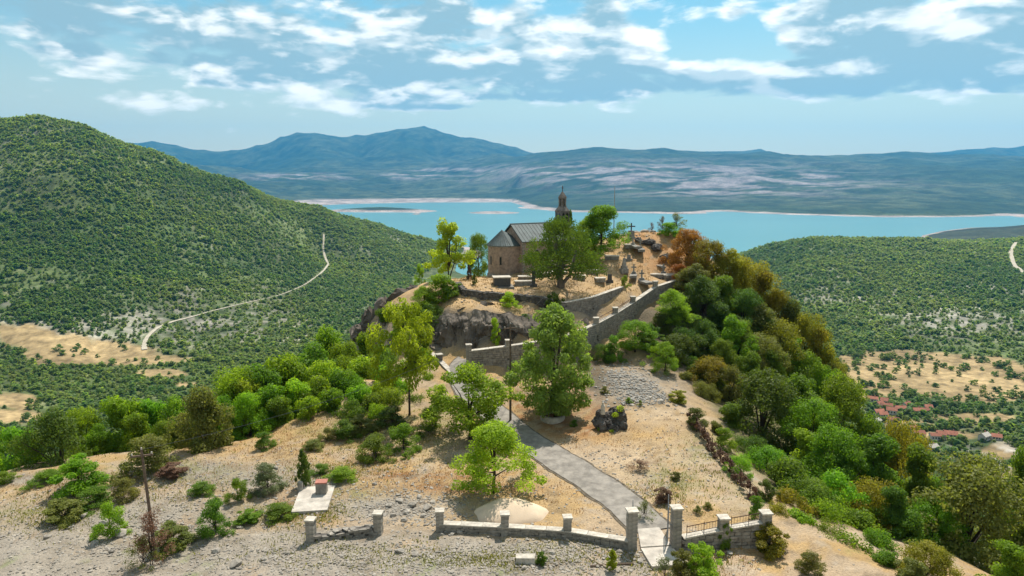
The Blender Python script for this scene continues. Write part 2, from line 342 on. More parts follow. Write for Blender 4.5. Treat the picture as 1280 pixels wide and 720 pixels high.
RAMP = [(-5.0, 67.6), (-3.5, 68.2), (0, 68.9), (3.2, 69.8), (5.6, 71.5), (8.4, 74.2), (11, 77.2), (13.5, 80.2), (16, 83.4), (19, 86.8)]
PATH2 = [(p[0], p[1]) for p in PATH]
def hn(x, y):
    x = np.asarray(x, float); y = np.asarray(y, float)
    z = _n(x, y)
    far = sst(np.hypot(x, y-60), 45, 110)
    d = np.minimum(seg_dist(x, y, PATH2), seg_dist(x, y, RAMP))
    k = sst(d, .8, 3.0)
    onplot = 1-.75*((y < 62) & (np.abs(x) < 17))
    z = z + k*((fbm(x*.22, y*.22, 4, 5)-.5)*(1.1*onplot+7*far) + (fbm(x*1.3, y*1.3, 3, 9)-.5)*.22)
    return z
def hit(px, py, fn=None, tmin=15, tmax=420, step=.2):
    fn = fn or hn; d = ray(px, py); t = np.arange(tmin, tmax, step)
    z = fn(d[0]*t, d[1]*t); zz = CH+d[2]*t
    i = np.argmax(zz < z)
    if not (zz < z).any(): return None
    # refine
    a, b = t[max(i-1, 0)], t[i]
    for _ in range(7):
        c = (a+b)/2
        if CH+d[2]*c < float(fn(np.array([d[0]*c]), np.array([d[1]*c]))[0]): b = c
        else: a = c
    return (d[0]*b, d[1]*b, CH+d[2]*b)
def hz(x, y): return float(hn(np.array([x]), np.array([y]))[0])

# ------------------------------------------------------------------ far terrain heights
LAKE = -200.0
FARP = [ # px, py, Y
 (-500, 120, 1500), (-200, 135, 1500), (0, 148, 1500), (55, 144, 1500), (110, 157, 1500), (200, 189, 1560), (300, 226, 1620), (400, 256, 1750), (470, 279, 1850), (535, 299, 1950), (575, 332, 1850), (600, 335, 1850),
 (-500, 300, 1000), (0, 270, 1150), (100, 270, 1180), (200, 290, 1250), (300, 310, 1350), (400, 320, 1550), (0, 395, 850), (100, 410, 850), (250, 410, 930), (350, 385, 1080), (420, 350, 1350), (490, 338, 1560), (550, 335, 1720),
 (-500, 440, 700), (0, 440, 790), (120, 440, 810), (300, 430, 860), (450, 390, 1080), (600, 360, 1330),
 (930, 317, 1850), (960, 308, 1700), (1010, 301, 1620), (1080, 299, 1600), (1150, 303, 1600), (1220, 306, 1650), (1300, 300, 1600), (1450, 290, 1600), (1700, 280, 1600),
 (940, 350, 1400), (1040, 425, 890), (1150, 430, 870), (1280, 440, 830), (1500, 430, 830), (1000, 345, 1250), (1100, 350, 1250), (1200, 350, 1250), (1300, 345, 1250),
 (900, 400, 1000),
 (1160, 299, 2560), (1220, 288, 2800), (1300, 279, 2900), (1500, 270, 2900), (1240, 304, 2250), (1320, 304, 2200), (1130, 306, 2250),
 # far shore and hills
 (0, 262, 5200), (200, 262, 5200), (330, 258, 5800), (400, 256, 6300), (640, 252, 7200), (655, 259, 5700), (700, 263, 5100), (860, 266, 4720), (1050, 269, 4420), (1280, 270, 4300), (1600, 270, 4300),
 (400, 247, 7300), (520, 245, 7700), (640, 243, 8000), (700, 257, 5900), (900, 260, 5400), (1280, 262, 5000),
 (200, 222, 7600), (300, 228, 8000), (420, 225, 8700), (550, 222, 9000), (650, 213, 8200), (800, 207, 7600), (950, 212, 7200), (1100, 216, 7000), (1280, 214, 6800), (1600, 210, 6800), (800, 235, 6600), (1000, 238, 6200), (640, 232, 7600),
 (180, 205, 9500), (300, 206, 10500), (420, 202, 11000), (540, 199, 11500), (620, 190, 11000), (680, 187, 10500), (780, 185, 10000), (900, 191, 9600), (960, 188, 10000), (1100, 192, 9600), (1200, 193, 9500), (1290, 192, 9500), (1600, 188, 9500),
 # blue mountains
 (100, 182, 13500), (160, 179, 13500), (190, 177.5, 13500), (220, 183, 13500), (255, 188, 13500), (290, 187.5, 13500), (320, 180, 13500), (350, 170, 13500), (372, 165, 13500), (395, 167, 13500), (415, 171, 13500), (445, 169, 13500), (470, 167, 13500), (495, 163, 13500), (515, 161, 13500), (530, 158, 13500), (545, 162, 13500), (565, 168, 13500), (578, 173, 13500), (590, 172.5, 13500), (605, 175, 13500), (625, 179, 13500), (645, 184, 13500), (700, 193, 13500), (880, 192, 13500), (950, 187, 13500), (1100, 194, 13500), (1200, 189, 13500), (1240, 185, 13500), (1290, 179, 13500), (1500, 175, 13500), (-200, 170, 13500),
 (150, 199, 12400), (250, 200, 12400), (350, 199, 12400), (450, 197, 12400), (550, 196, 12400), (620, 194, 12400),
]
def SL(px, Y): return (px-CX)/F/math.cos(PITCH-.1)*Y   # approx x
FARW = [ # px, Y, z
 (-1500, 300, -170), (-800, 300, -175), (0, 300, -180), (640, 300, -182), (1280, 300, -182), (2000, 300, -160), (-1500, 120, -170), (640, 120, -182), (2500, 120, -160),
 (0, 500, -178), (200, 600, -180), (400, 700, -180), (640, 700, -182), (900, 700, -182), (1100, 600, -182), (1280, 600, -181), (1280, 480, -180), (1600, 500, -175), (1600, 700, -178),
 (0, 650, -179), (640, 1100, -182), (800, 1100, -184),
 (700, 1500, -192), (800, 1500, -193), (880, 1700, -197), (640, 1800, -200), (700, 1900, -207), (850, 2050, -208), (950, 2150, -210), (1050, 2150, -208),
 (0, 2400, -150), (200, 2400, -190), (400, 2400, -205), (-500, 2400, -100), (-200, 3500, -180), (100, 3800, -190), (200, 4300, -192), (300, 3500, -212), (450, 3200, -216), (560, 2600, -216), (650, 2300, -212),
 (640, 3500, -220), (900, 3500, -220), (1150, 3500, -215), (1280, 3500, -212), (1500, 3600, -205), (1100, 2700, -212), (1000, 2500, -215), (800, 2600, -216), (500, 4500, -216), (600, 5000, -216), (430, 5200, -214),
 (1300, 2500, -190), (1500, 2400, -180), (1600, 3500, -205),
 (300, 11800, 30), (640, 11800, 60), (1000, 11800, 80), (1280, 11800, 90), (0, 11000, 60), (1800, 11800, 90), (-500, 9000, 100), (-500, 13500, 600), (2000, 13500, 600),
 (-300, 15600, 300), (300, 15600, 300), (900, 15600, 200), (1500, 15600, 200), (-500, 5000, -120), (2200, 5000, -100), (2200, 2000, -80), (2300, 9500, 300), (-1500, 1500, 200), (-1500, 800, -100), (2800, 800, -100), (-2500, 4000, 0), (3300, 4000, 0),
]
fp = [P(*q) for q in FARP]+[(SL(a, Y), Y, z) for a, Y, z in FARW]
for px in list(range(150, 720, 45))+[800, 900, 1000, 1100, 1200, 1300]: FARW += [(px, 14500, 330), (px, 15900, 150)]
fp = [P(*q) for q in FARP]+[(SL(a, Y), Y, z) for a, Y, z in FARW]
_f = RBF([(2.2*p[0]/p[1], 1.15*math.log(p[1])) for p in fp], [p[2]/p[1]**.85 for p in fp])
ISL = [(478, 263, 230, 420, 32), (612, 265.5, 190, 220, 13), (520, 267, 330, 110, 4)]
isl = [(P(a, b, 220*F/(b-225)/1.0), c, d, e) for a, b, d, c, e in ISL]
def hf(x, y):
    x = np.asarray(x, float); y = np.asarray(y, float); yy = np.maximum(y, 60)
    z = _f(2.2*x/yy, 1.15*np.log(yy))*yy**.85
    # relief
    n1 = fbm(x/900+3, y/900, 5, 21)-.5; n2 = fbm(x/140, y/140, 4, 31)-.5
    slope = sst(z, -175, -120)
    far = sst(y, 4600, 8000)
    z = z + n2*(3+14*slope)*(1-.6*far) + far*n1*150*sst(z, -190, 0)*(1-.75*sst(y, 11800, 13000)) + far*(.72-np.abs(fbm(x/1100+4, y/700, 5, 91)*2-1))*-70*sst(z, -185, -60)*(y < 12300) + slope*(1-far)*n1*26
    rdg = 1-np.abs(fbm(x/1500+9, y/1500, 5, 77)*2-1)
    z = z + sst(y, 12300, 13400)*(rdg-.62)*45
    z = z + (fbm(x/350, y/350, 4, 12)-.5)*6*sst(y, 2000, 4500)*(1-far)
    for (c, sx, sy, e) in isl:
        z = z + (e+14)*np.exp(-((x-c[0])/sx)**2-((y-c[1])/sy)**2)
    return z

# ------------------------------------------------------------------ ground sheet (near)
lerp = lambda a, b, t: a*(1-t[..., None])+b*t[..., None]
def C(*c): return np.array(c, float)
def blobs(px, py, L_):
    m = np.zeros(px.shape)
    for (cx, cy, sx, sy) in L_:
        m = np.maximum(m, np.exp(-(((px-cx)/sx)**2+((py-cy)/sy)**2)))
    return m
def near_colour(X, Y, Z):
    n1 = fbm(X*.35, Y*.35, 5, 41, .6); n2 = fbm(X*1.6, Y*1.6, 4, 43, .65); n3 = fbm(X*.12, Y*.12, 3, 45)
    px, py = proj(X, np.maximum(Y, 5), Z)          # where each patch of ground lies on the site plan
    tan = C(.37, .275, .18); straw = C(.36, .238, .11); rust = C(.22, .105, .045); grav = C(.27, .232, .185); green = C(.10, .13, .035); rock = C(.20, .175, .145); olive = C(.17, .16, .07)
    c = np.broadcast_to(tan, X.shape+(3,)).copy()
    c = lerp(c, straw, sst(n1+.25*n2, .52, .72))
    # open plot right of the path: packed dirt
    plot = blobs(px, py, [(800, 580, 120, 60), (830, 540, 60, 40), (520, 560, 60, 35), (570, 570, 50, 25)])
    c = lerp(c, C(.41, .31, .205), np.clip(plot*1.4, 0, 1)*sst(n2, .3, .5)*.9)
    dry = blobs(px, py, [(600, 600, 110, 22), (450, 590, 120, 30), (740, 625, 60, 18), (400, 540, 120, 30), (760, 540, 110, 16), (660, 500, 60, 35), (330, 560, 90, 20), (90, 605, 90, 14), (910, 655, 60, 14), (760, 470, 60, 40)])
    c = lerp(c, straw, np.clip(dry*1.3, 0, 1)*sst(n2, .32, .58))
    red = blobs(px, py, [(650, 520, 60, 26), (590, 610, 80, 8), (520, 595, 90, 5), (735, 500, 30, 40), (360, 640, 60, 20), (715, 535, 50, 14)])
    c = lerp(c, rust, np.clip(red*1.3, 0, 1)*sst(n2, .36, .56)*.85)
    # grey gravel of the track and the stony slope
    gr = np.maximum(sst(py-(668+8*np.sin(px/90)+.02*(px-600)*(px > 600)), -14, 12)*(px < 815), blobs(px, py, [(180, 650, 160, 40), (60, 690, 120, 60), (330, 600, 70, 22), (250, 590, 70, 16), (480, 635, 90, 18), (400, 600, 40, 16), (30, 600, 70, 8), (790, 480, 60, 26)])*.95)
    c = lerp(c, grav, np.clip(gr*1.25, 0, 1)*sst(n1+.5*n2, .42, .70))
    gg = sst(n1, .60, .72)*sst(py, 655, 720)*.6
    c = lerp(c, green*1.2, gg*sst(n2, .5, .6))
    gb = blobs(px, py, [(70, 640, 70, 12), (200, 590, 90, 14), (480, 535, 110, 28), (380, 590, 40, 12), (930, 560, 30, 60), (430, 615, 40, 10), (330, 640, 45, 12), (840, 600, 40, 20), (880, 560, 30, 20)])
    c = lerp(c, olive, np.clip(gb*1.2, 0, 1)*sst(n2, .38, .6)*.85)
    # hill top straw
    top = sst(Z, 5.5, 7.2)
    c = lerp(c, C(.42, .28, .14), top*sst(n2, .25, .5)*.9)
    c = lerp(c, C(.40, .29, .18), top*sst(n1, .5, .62)*.5)
    c = lerp(c, C(.40, .215, .10), top*sst(X, 12, 18)*sst(Y, 84, 90)*sst(n2, .3, .6)*.8)
    # beyond the edges: scrub floor
    out = np.clip(sst(-Z, 1.6, 4.5)*(Y > 42), 0, 1)
    c = lerp(c, olive*.8, out*sst(n2, .25, .5))
    sc = sst(X, 17, 19)*(1-sst(Z, 5, 7))*sst(Y, 41, 44)
    c = lerp(c, olive*.7, sc*.9)
    hol_shade = blobs(px, py, [(850, 420, 45, 45), (820, 400, 30, 20), (900, 440, 50, 50), (740, 470, 22, 24)])  # shade of the hollow and ramp wall foot, painted into the ground colour
    c = lerp(c, C(.10, .085, .06), np.clip(hol_shade*1.5, 0, 1)*.85*(X > 7))
    # rocky where steep
    e = .35; gx = (_n(X+e, Y)-_n(X-e, Y))/(2*e); gy = (_n(X, Y+e)-_n(X, Y-e))/(2*e); st = np.hypot(gx, gy)
    c = lerp(c, rock*.75, sst(st+n2*.3, .95, 1.5)*(Z > -12)*.95)
    n5 = fbm(X*.6+Y*.25, Y*1.1, 5, 71, .65)
    c = lerp(c, C(.15, .115, .075), sst(n5, .56, .72)*.55*(Z < 5)*(1-sst(-Z, 2, 4)))
    c = lerp(c, C(.33, .29, .24), sst(1-n5, .60, .74)*.5*(py > 560))
    c *= (.70+.60*n2)[..., None]
    return np.clip(c, 0.01, .8)
def build_ground():
    nr, nc = 620, 640
    yy = np.exp(np.linspace(math.log(20), math.log(330), nr))
    a = np.linspace(-1.15, 1.15, nc)
    S, YY = np.meshgrid(a, yy); X = S*YY; Y = YY-40
    Z = hn(X, Y)
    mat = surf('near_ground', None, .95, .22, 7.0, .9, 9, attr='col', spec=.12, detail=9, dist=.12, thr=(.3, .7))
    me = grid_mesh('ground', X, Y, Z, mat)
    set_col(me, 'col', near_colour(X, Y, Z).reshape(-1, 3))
    o = link('ground', me); tag(o, kind='structure')
build_ground()

# ------------------------------------------------------------------ valley and mountains sheet
FIELDS = [(1215, 522, 60, 7), (1255, 590, 30, 12), (1130, 530, 40, 5), (1165, 472, 150, 30), (60, 428, 70, 10), (1130, 455, 110, 16), (1220, 490, 80, 16), (1100, 490, 60, 14), (110, 440, 95, 16), (20, 415, 50, 10), (160, 450, 90, 8), (205, 467, 45, 7), (60, 425, 60, 10), (1110, 470, 60, 24), (1190, 475, 80, 22), (1240, 455, 40, 10), (1080, 450, 40, 8), (1250, 565, 40, 16), (1180, 545, 60, 8), (20, 500, 30, 10), (230, 480, 20, 5), (10, 520, 40, 9)]
def far_colour(X, Y, Z):
    n1 = fbm(X/160, Y/160, 5, 51, .6); n2 = fbm(X/28, Y/28, 4, 53, .65); n3 = fbm(X/900, Y/900, 4, 55); n4 = fbm(X/9, Y/9, 3, 57)
    px, py = proj(X, Y, Z)
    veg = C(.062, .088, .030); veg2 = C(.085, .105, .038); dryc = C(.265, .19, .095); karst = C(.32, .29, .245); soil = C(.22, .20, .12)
    c = lerp(np.broadcast_to(veg, X.shape+(3,)), veg2, sst(n1, .35, .65))
    c = lerp(c, soil, sst(n2+.3*n4, .62, .82)*.35)
    near = 1-sst(Y, 1900, 2300)
    # pale stony scrub strips at the mountain foot
    foot = blobs(px, py, [(250, 405, 200, 26), (80, 415, 140, 26), (330, 420, 90, 20), (1200, 400, 120, 22), (1100, 372, 120, 14), (1230, 360, 80, 12)])*near
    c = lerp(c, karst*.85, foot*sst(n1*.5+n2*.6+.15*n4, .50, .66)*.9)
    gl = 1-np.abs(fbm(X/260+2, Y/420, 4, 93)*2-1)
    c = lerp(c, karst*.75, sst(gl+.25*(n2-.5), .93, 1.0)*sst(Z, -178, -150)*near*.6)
    fm = blobs(px, py, FIELDS)*near
    c = lerp(c, dryc, sst(fm+(n1-.5)*.7+(n2-.5)*.5, .38, .52))
    br = blobs(px, py, [(1250, 570, 70, 18), (1200, 380, 30, 10)])*near
    c = lerp(c, C(.46, .42, .36), br*sst(n2, .4, .55))
    # far side: wood and karst tones darkened to stand in for cloud shade
    far = sst(Y, 4200, 4600)
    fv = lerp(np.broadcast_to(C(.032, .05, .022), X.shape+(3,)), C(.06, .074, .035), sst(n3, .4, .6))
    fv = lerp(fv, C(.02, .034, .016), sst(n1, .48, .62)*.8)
    ks = blobs(px, py, [(800, 218, 190, 14), (920, 232, 160, 12), (690, 214, 70, 7), (990, 222, 70, 8), (370, 221, 60, 4), (520, 220, 40, 4), (560, 213, 60, 3)])
    rid = fbm(X/350, Y/130+X/900, 5, 61, .6)
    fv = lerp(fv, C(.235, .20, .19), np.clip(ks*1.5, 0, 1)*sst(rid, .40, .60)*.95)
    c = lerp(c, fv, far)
    # drawdown rim of the lake
    bw = .35+2.3*sst(-px, -680, -620)*sst(Y, 5200, 6200)+.8*((px < 660) & (Y < 6200)); beach = (1-sst(Z-LAKE+(n1-.5)*6, 8*bw, 14*bw))*sst(Y, 1900, 2100)
    c = lerp(c, C(.31, .255, .225), beach)
    pen = (Y > 2350)*(Y < 3300)*(Z > -197)
    c = lerp(c, C(.03, .035, .024), pen*.85)
    c *= (.85+.3*n4)[..., None]
    return np.clip(c, .01, .8)
def build_far():
    nr, nc = 560, 900
    y = np.r_[np.exp(np.linspace(math.log(110), math.log(4000), 300, endpoint=False)), np.exp(np.linspace(math.log(4000), math.log(15800), 260))]; a = np.linspace(-1.35, 1.35, nc)
    S, Y = np.meshgrid(a, y); X = S*Y; Z = hf(X, Y)
    mat = surf('valley_scrub', None, .95, .38, .09, .0, attr='col', spec=.1, detail=12, thr=(.35, .65), scale2=.007)
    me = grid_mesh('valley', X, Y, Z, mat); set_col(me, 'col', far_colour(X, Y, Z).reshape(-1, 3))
    o = link('valley_and_hills', me); tag(o, kind='structure')
build_far()
def build_lake():
    m = newmat('lake_water'); nt = m.node_tree; N = nt.nodes; L = nt.links
    out = N.new('ShaderNodeOutputMaterial'); b = N.new('ShaderNodeBsdfPrincipled'); L.new(b.outputs[0], out.inputs[0])
    tc = N.new('ShaderNodeTexCoord'); mp = N.new('ShaderNodeMapping'); mp.inputs['Scale'].default_value = (.0006, .0018, 1); L.new(tc.outputs['Object'], mp.inputs[0])
    n = N.new('ShaderNodeTexNoise'); n.inputs['Scale'].default_value = 1; n.inputs['Detail'].default_value = 6; L.new(mp.outputs[0], n.inputs['Vector'])
    mx = N.new('ShaderNodeMix'); mx.data_type = 'RGBA'; L.new(n.outputs[0], mx.inputs[0]); mx.inputs[6].default_value = (.048, .185, .20, 1); mx.inputs[7].default_value = (.085, .25, .26, 1)
    L.new(mx.outputs[2], b.inputs['Base Color']); b.inputs['Roughness'].default_value = .28; b.inputs['IOR'].default_value = 1.33
    n2 = N.new('ShaderNodeTexNoise'); n2.inputs['Scale'].default_value = .08; n2.inputs['Detail'].default_value = 4; L.new(tc.outputs['Object'], n2.inputs['Vector'])
    bp = N.new('ShaderNodeBump'); bp.inputs['Strength'].default_value = .4; bp.inputs['Distance'].default_value = .6; L.new(n2.outputs[0], bp.inputs['Height']); L.new(bp.outputs[0], b.inputs['Normal'])
    X, Y = np.meshgrid(np.linspace(-9000, 9000, 40), np.linspace(1400, 9000, 40))
    o = link('lake', grid_mesh('lake', X, Y, np.full(X.shape, LAKE), m)); tag(o, kind='structure')
build_lake()

# ------------------------------------------------------------------ foliage meshes (unit size: 1 wide, 1 tall)
def leaves(cs, rad, nleaf, leaf, seed, flat=.8, elong=1.0, up=.45, hang=0.0, squash=None):
    g = np.random.default_rng(seed); cs = np.array(cs); rad = np.array(rad)
    w = rad**2; w = w/w.sum(); idx = g.choice(len(cs), nleaf, p=w)
    d = g.normal(size=(nleaf, 3)); d /= np.linalg.norm(d, axis=1)[:, None]
    rr = g.uniform(.35, 1.08, nleaf)**.7
    lump = .8+.4*g.random((len(cs),))
    p = cs[idx]+d*(rad[idx]*rr*lump[idx])[:, None]*np.array([1, 1, flat])
    p[:, 2] -= hang*g.random(nleaf)*rad[idx]
    nrm = d*.75+g.normal(size=(nleaf, 3))*.55+np.array([0, 0, up]); nrm /= np.linalg.norm(nrm, axis=1)[:, None]
    t = np.cross(nrm, g.normal(size=(nleaf, 3))); t /= np.linalg.norm(t, axis=1)[:, None]
    if hang: t = t*.4+np.array([0, 0, -1.]); t /= np.linalg.norm(t, axis=1)[:, None]
    b = np.cross(nrm, t); b /= np.linalg.norm(b, axis=1)[:, None]
    s = leaf*g.uniform(.55, 1.35, nleaf)[:, None]
    a = t*s*.5*elong; c = b*s*.5
    bend = nrm*s*.12
    v = np.stack([p-a, p+c*.9+bend-a*.1, p+a, p-c*.9+bend-a*.1], 1).reshape(-1, 3)
    lv = np.clip(.55*g.random(len(cs))[idx]+.45*g.random(nleaf), 0, 1)
    return v, np.repeat(lv, 4)
def leaf_mesh(name, v, lv, mat):
    n = len(v)//4; me = bpy.data.meshes.new(name)
    me.vertices.add(len(v)); me.vertices.foreach_set('co', v.ravel())
    me.loops.add(n*4); me.loops.foreach_set('vertex_index', np.arange(n*4, dtype=np.int32))
    me.polygons.add(n); me.polygons.foreach_set('loop_start', (np.arange(n)*4).astype(np.int32)); me.polygons.foreach_set('loop_total', np.full(n, 4, np.int32))
    me.materials.append(mat); me.update(calc_edges=True)
    a = me.attributes.new('lv', 'FLOAT', 'POINT'); a.data.foreach_set('value', lv.astype(np.float32)); return me
def clumps(nc, prof, z0, seed, rc=.13, inner=.35, lop=.2, jit=.15):
    g = np.random.default_rng(seed); out = []; rs = []; ph = g.random(3)*6.28
    for i in range(nc):
        t = (i+.5)/nc if i % 3 else g.random(); z = z0+(1-z0)*t; an = i*2.399+g.normal()*.3
        k = 1+lop*(math.sin(an+ph[0]+z*2)*.6+math.sin(2*an+ph[1]-z*4)*.4)+g.normal()*jit
        r = prof(t)*.5*k*(1-inner*g.random()**1.5)
        r_ = rc*g.uniform(.65, 1.25)
        r = max(0, r-r_*.7)
        out.append((r*math.cos(an), r*math.sin(an), min(z, 1-r_*.5) +g.normal()*.035 if z > .5 else max(z, z0+r_*.2))); rs.append(r_)
    return out, rs
def trunk_mesh(name, cs, fork, r0, seed, nl=10, lean=.03, multi=1):
    g = random.Random(seed); mb = MB()
    top = (g.uniform(-lean, lean), g.uniform(-lean, lean), fork)
    for k in range(multi):
        o = (0, 0) if multi == 1 else (.05*math.cos(k*2.4), .05*math.sin(k*2.4))
        mb.tube([(o[0]*.5, o[1]*.5, -.08), (o[0]*.6+top[0]*.3, o[1]*.6, fork*.35), (top[0]+o[0]*2, top[1]+o[1]*2, fork), (top[0]*2+o[0]*3, top[1]+o[1]*3, fork+(1-fork)*.45)], [r0*1.35/multi**.4, r0/multi**.4, r0*.8/multi**.4, r0*.3], 7)
    for c in g.sample(list(cs), min(nl, len(cs))):
        zs = g.uniform(fork*.75, fork+(1-fork)*.2); m_ = (c[0]*.45, c[1]*.45, zs+(c[2]-zs)*.62)
        mb.tube([(top[0]*.8, top[1]*.8, zs), m_, c], [r0*.5, r0*.3, r0*.1], 5)
    return mesh(name, mb.v, mb.f, M['bark'], True)
PR = {
 'round': lambda t: math.sqrt(max(0, 1-(1.65*t-.72)**2*.95)) if t < 1 else 0,
 'oval': lambda t: (1-abs(t-.28)**1.5*1.25)*(.55+.45*min(1, t*4)),
 'dome': lambda t: math.sqrt(max(0.03, 1-t*t*.92)),
 'tall': lambda t: (.75+.35*math.sin(t*5+1))*math.sqrt(max(.02, 1-(1.7*t-.8)**2*.8)),
 'column': lambda t: (1-t)**.45*(.75+.25*min(1, t*5)),
 'cone': lambda t: (1-t)**.8+.05,
}
KIND = {}
def kind(key, prof, z0, nc, nleaf, leaf, rc, seed, fork=.3, r0=.022, nl=10, multi=1, **kw):
    ck = {k: kw.pop(k) for k in ('inner', 'lop', 'jit') if k in kw}
    cs, rs = clumps(nc, PR[prof], z0, seed, rc, **ck)
    v, lv = leaves(cs, rs, nleaf, leaf, seed+1, **kw)
    kx = .5/np.percentile(np.abs(v[:, :2]), 98.5); kz = 1/np.percentile(v[:, 2], 99.7); v *= [kx, kx, kz]; cs = [(a*kx, b*kx, c*kz) for a, b, c in cs]
    KIND[key] = (leaf_mesh('crown', v, lv, LEAF['green']), trunk_mesh('trunk', cs, fork, r0, seed+2, nl, multi=multi))
kind('oak1', 'round', .16, 60, 20000, .021, .135, 11); kind('oak2', 'round', .10, 66, 20000, .021, .125, 21, lop=.3); kind('oak3', 'dome', .12, 80, 26000, .019, .11, 31, lop=.32)
kind('oak4', 'dome', .04, 72, 20000, .021, .115, 41, lop=.25); kind('lime1', 'round', .20, 40, 13000, .022, .13, 51, elong=1.5, lop=.35, fork=.28); kind('lime2', 'dome', .17, 46, 15000, .021, .12, 61, elong=1.4, lop=.2, fork=.3)
kind('feather', 'oval', .10, 110, 26000, .015, .085, 77, elong=2.2, inner=.6, fork=.2, nl=24, r0=.018, lop=.08, jit=.05); kind('tall', 'round', .36, 46, 11000, .022, .105, 81, elong=1.6, fork=.5, r0=.014, inner=.6, lop=.3)
kind('band1', 'tall', .02, 64, 17000, .021, .10, 83, elong=1.5, fork=.3, r0=.016, inner=.5, lop=.35); kind('band2', 'oval', .02, 64, 17000, .021, .105, 85, elong=1.4, fork=.3, r0=.016, inner=.5, lop=.4)
kind('wispy', 'tall', .18, 40, 6500, .024, .095, 91, elong=1.8, fork=.28, r0=.02, multi=3, inner=.6, nl=20); kind('spread', 'dome', .22, 70, 20000, .018, .115, 101, multi=3, fork=.18, r0=.045, nl=18, hang=.5, lop=.12, jit=.08)
kind('column', 'column', .03, 40, 3500, .06, .13, 111, fork=.3, r0=.03); kind('cone', 'cone', .06, 36, 3500, .05, .12, 121)
kind('shrub1', 'dome', .0, 34, 7500, .036, .15, 131, fork=.1, r0=.018, lop=.35); kind('shrub2', 'dome', .0, 26, 7500, .034, .17, 141, fork=.1, r0=.018, lop=.3); kind('shrub3', 'round', .0, 30, 7500, .036, .15, 151, elong=1.6, fork=.1, r0=.016, lop=.4)
kind('thin', 'tall', .12, 34, 2400, .026, .11, 161, fork=.2, r0=.012, multi=3, nl=26)
for i in range(4):
    cs, rs = clumps(16, PR['dome' if i % 2 else 'round'], .05, 200+i, .19, lop=.35); v, lv = leaves(cs, rs, 520, .115, 300+i); KIND['small%d' % i] = (leaf_mesh('crown', v, lv, LEAF['forest']), trunk_mesh('trunk', cs, .25, .03, 400+i, 4))
def px_scale(x, y, z): return (y*math.cos(PITCH)-(z-CH)*math.sin(PITCH))/F
PLANTS = []   # every placed plant, for the labels
def tree(key, leaf, px, ytop, w, ybase=None, Y=None, name='tree', label=None, cat='tree', group=None, band=None, fn=None, crown_only=False, sunk=0, barkm=None):
    if ybase is not None:
        p = hit(px, ybase, fn)
        if p is None: return None
        x, y, z = p
    else:
        x = P(px, ytop, Y)[0]; y = Y; z = float((fn or hn)(np.array([x]), np.array([y]))[0])
    ztop = P(px, ytop, y)[2]; h = max(ztop-z, .4); s = px_scale(x, y, z+h*.5)
    hm = w*s*({'left': 1.3, 'right': 1.0}.get(band) or (.72 if key[:2] in ('oa', 'li') else .5))
    if ybase is None and h < hm: z -= hm-h; h = hm
    return put(key, leaf, x, y, z-sunk, w*s, h+sunk, name, label, cat, group, band, crown_only, barkm)
def put(key, leaf, x, y, z, w, h, name='tree', label=None, cat='tree', group=None, band=None, crown_only=False, barkm=None):
    cr, tk = KIND[key]; rz = random.uniform(0, 6.28)
    if crown_only:
        o = link(name, cr); o.location = (x, y, z); o.rotation_euler = (0, 0, rz); o.scale = (w, w, h)
        o.material_slots[0].link = 'OBJECT'; o.material_slots[0].material = LEAF[leaf]
    else:
        o = empty(name, (x, y, z), rz); o.scale = (w, w, h)
        c = link('crown', cr, o); c.material_slots[0].link = 'OBJECT'; c.material_slots[0].material = LEAF[leaf]
        t = link('trunk', tk, o)
        if barkm: t.material_slots[0].link = 'OBJECT'; t.material_slots[0].material = M[barkm]
    tag(o, label, cat, group)
    PLANTS.append((o, band, leaf, key, w, h, proj(x, y, z+h*.6)))
    return o

# ------------------------------------------------------------------ masonry helpers
def rock_mesh(name, seed, n=2, rough=.35, mat=None, sq=(1, .8, .6), smooth=False):
    bm = bmesh.new(); bmesh.ops.create_icosphere(bm, subdivisions=n, radius=.5); g = random.Random(seed)
    planes = [(Vector((g.gauss(0, 1), g.gauss(0, 1), g.gauss(0, 1))).normalized(), g.uniform(.26, .44)) for _ in range(11)]
    for v in bm.verts:
        for d, k in planes:
            e = v.co.dot(d)-k
            if e > 0: v.co -= d*e*.92
        v.co += Vector((g.uniform(-1, 1), g.uniform(-1, 1), g.uniform(-1, 1)))*rough*.06
        v.co = Vector((v.co.x*sq[0], v.co.y*sq[1], v.co.z*sq[2]))
    me = bpy.data.meshes.new(name); bm.to_mesh(me); bm.free()
    if mat: me.materials.append(mat)
    if smooth: me.polygons.foreach_set('use_smooth', [True]*len(me.polygons))
    return me
ROCKS = [rock_mesh('rock', 500+i, 1 if i < 3 else 2, .5, M['rock'], (1, random.uniform(.6, .95), random.uniform(.45, .75))) for i in range(6)]
DROCKS = [rock_mesh('rock', 520+i, 3, 1.1, M['cliff'], (1, .85, random.uniform(.7, 1.1))) for i in range(5)]
BROCKS = [rock_mesh('rock', 540+i, 3, 1.2, M['rock_dark'], (1, .85, .9)) for i in range(4)]
_blk = {}
def block_mesh(d, mat, jit=.012):
    key = (round(d[0], 2), round(d[1], 2), round(d[2], 2), mat.name, random.randrange(3))
    if key not in _blk:
        mb = MB(); mb.box((0, 0, 0), d, 0, jit); _blk[key] = mesh('stone_block', mb.v, mb.f, mat)
    return _blk[key]
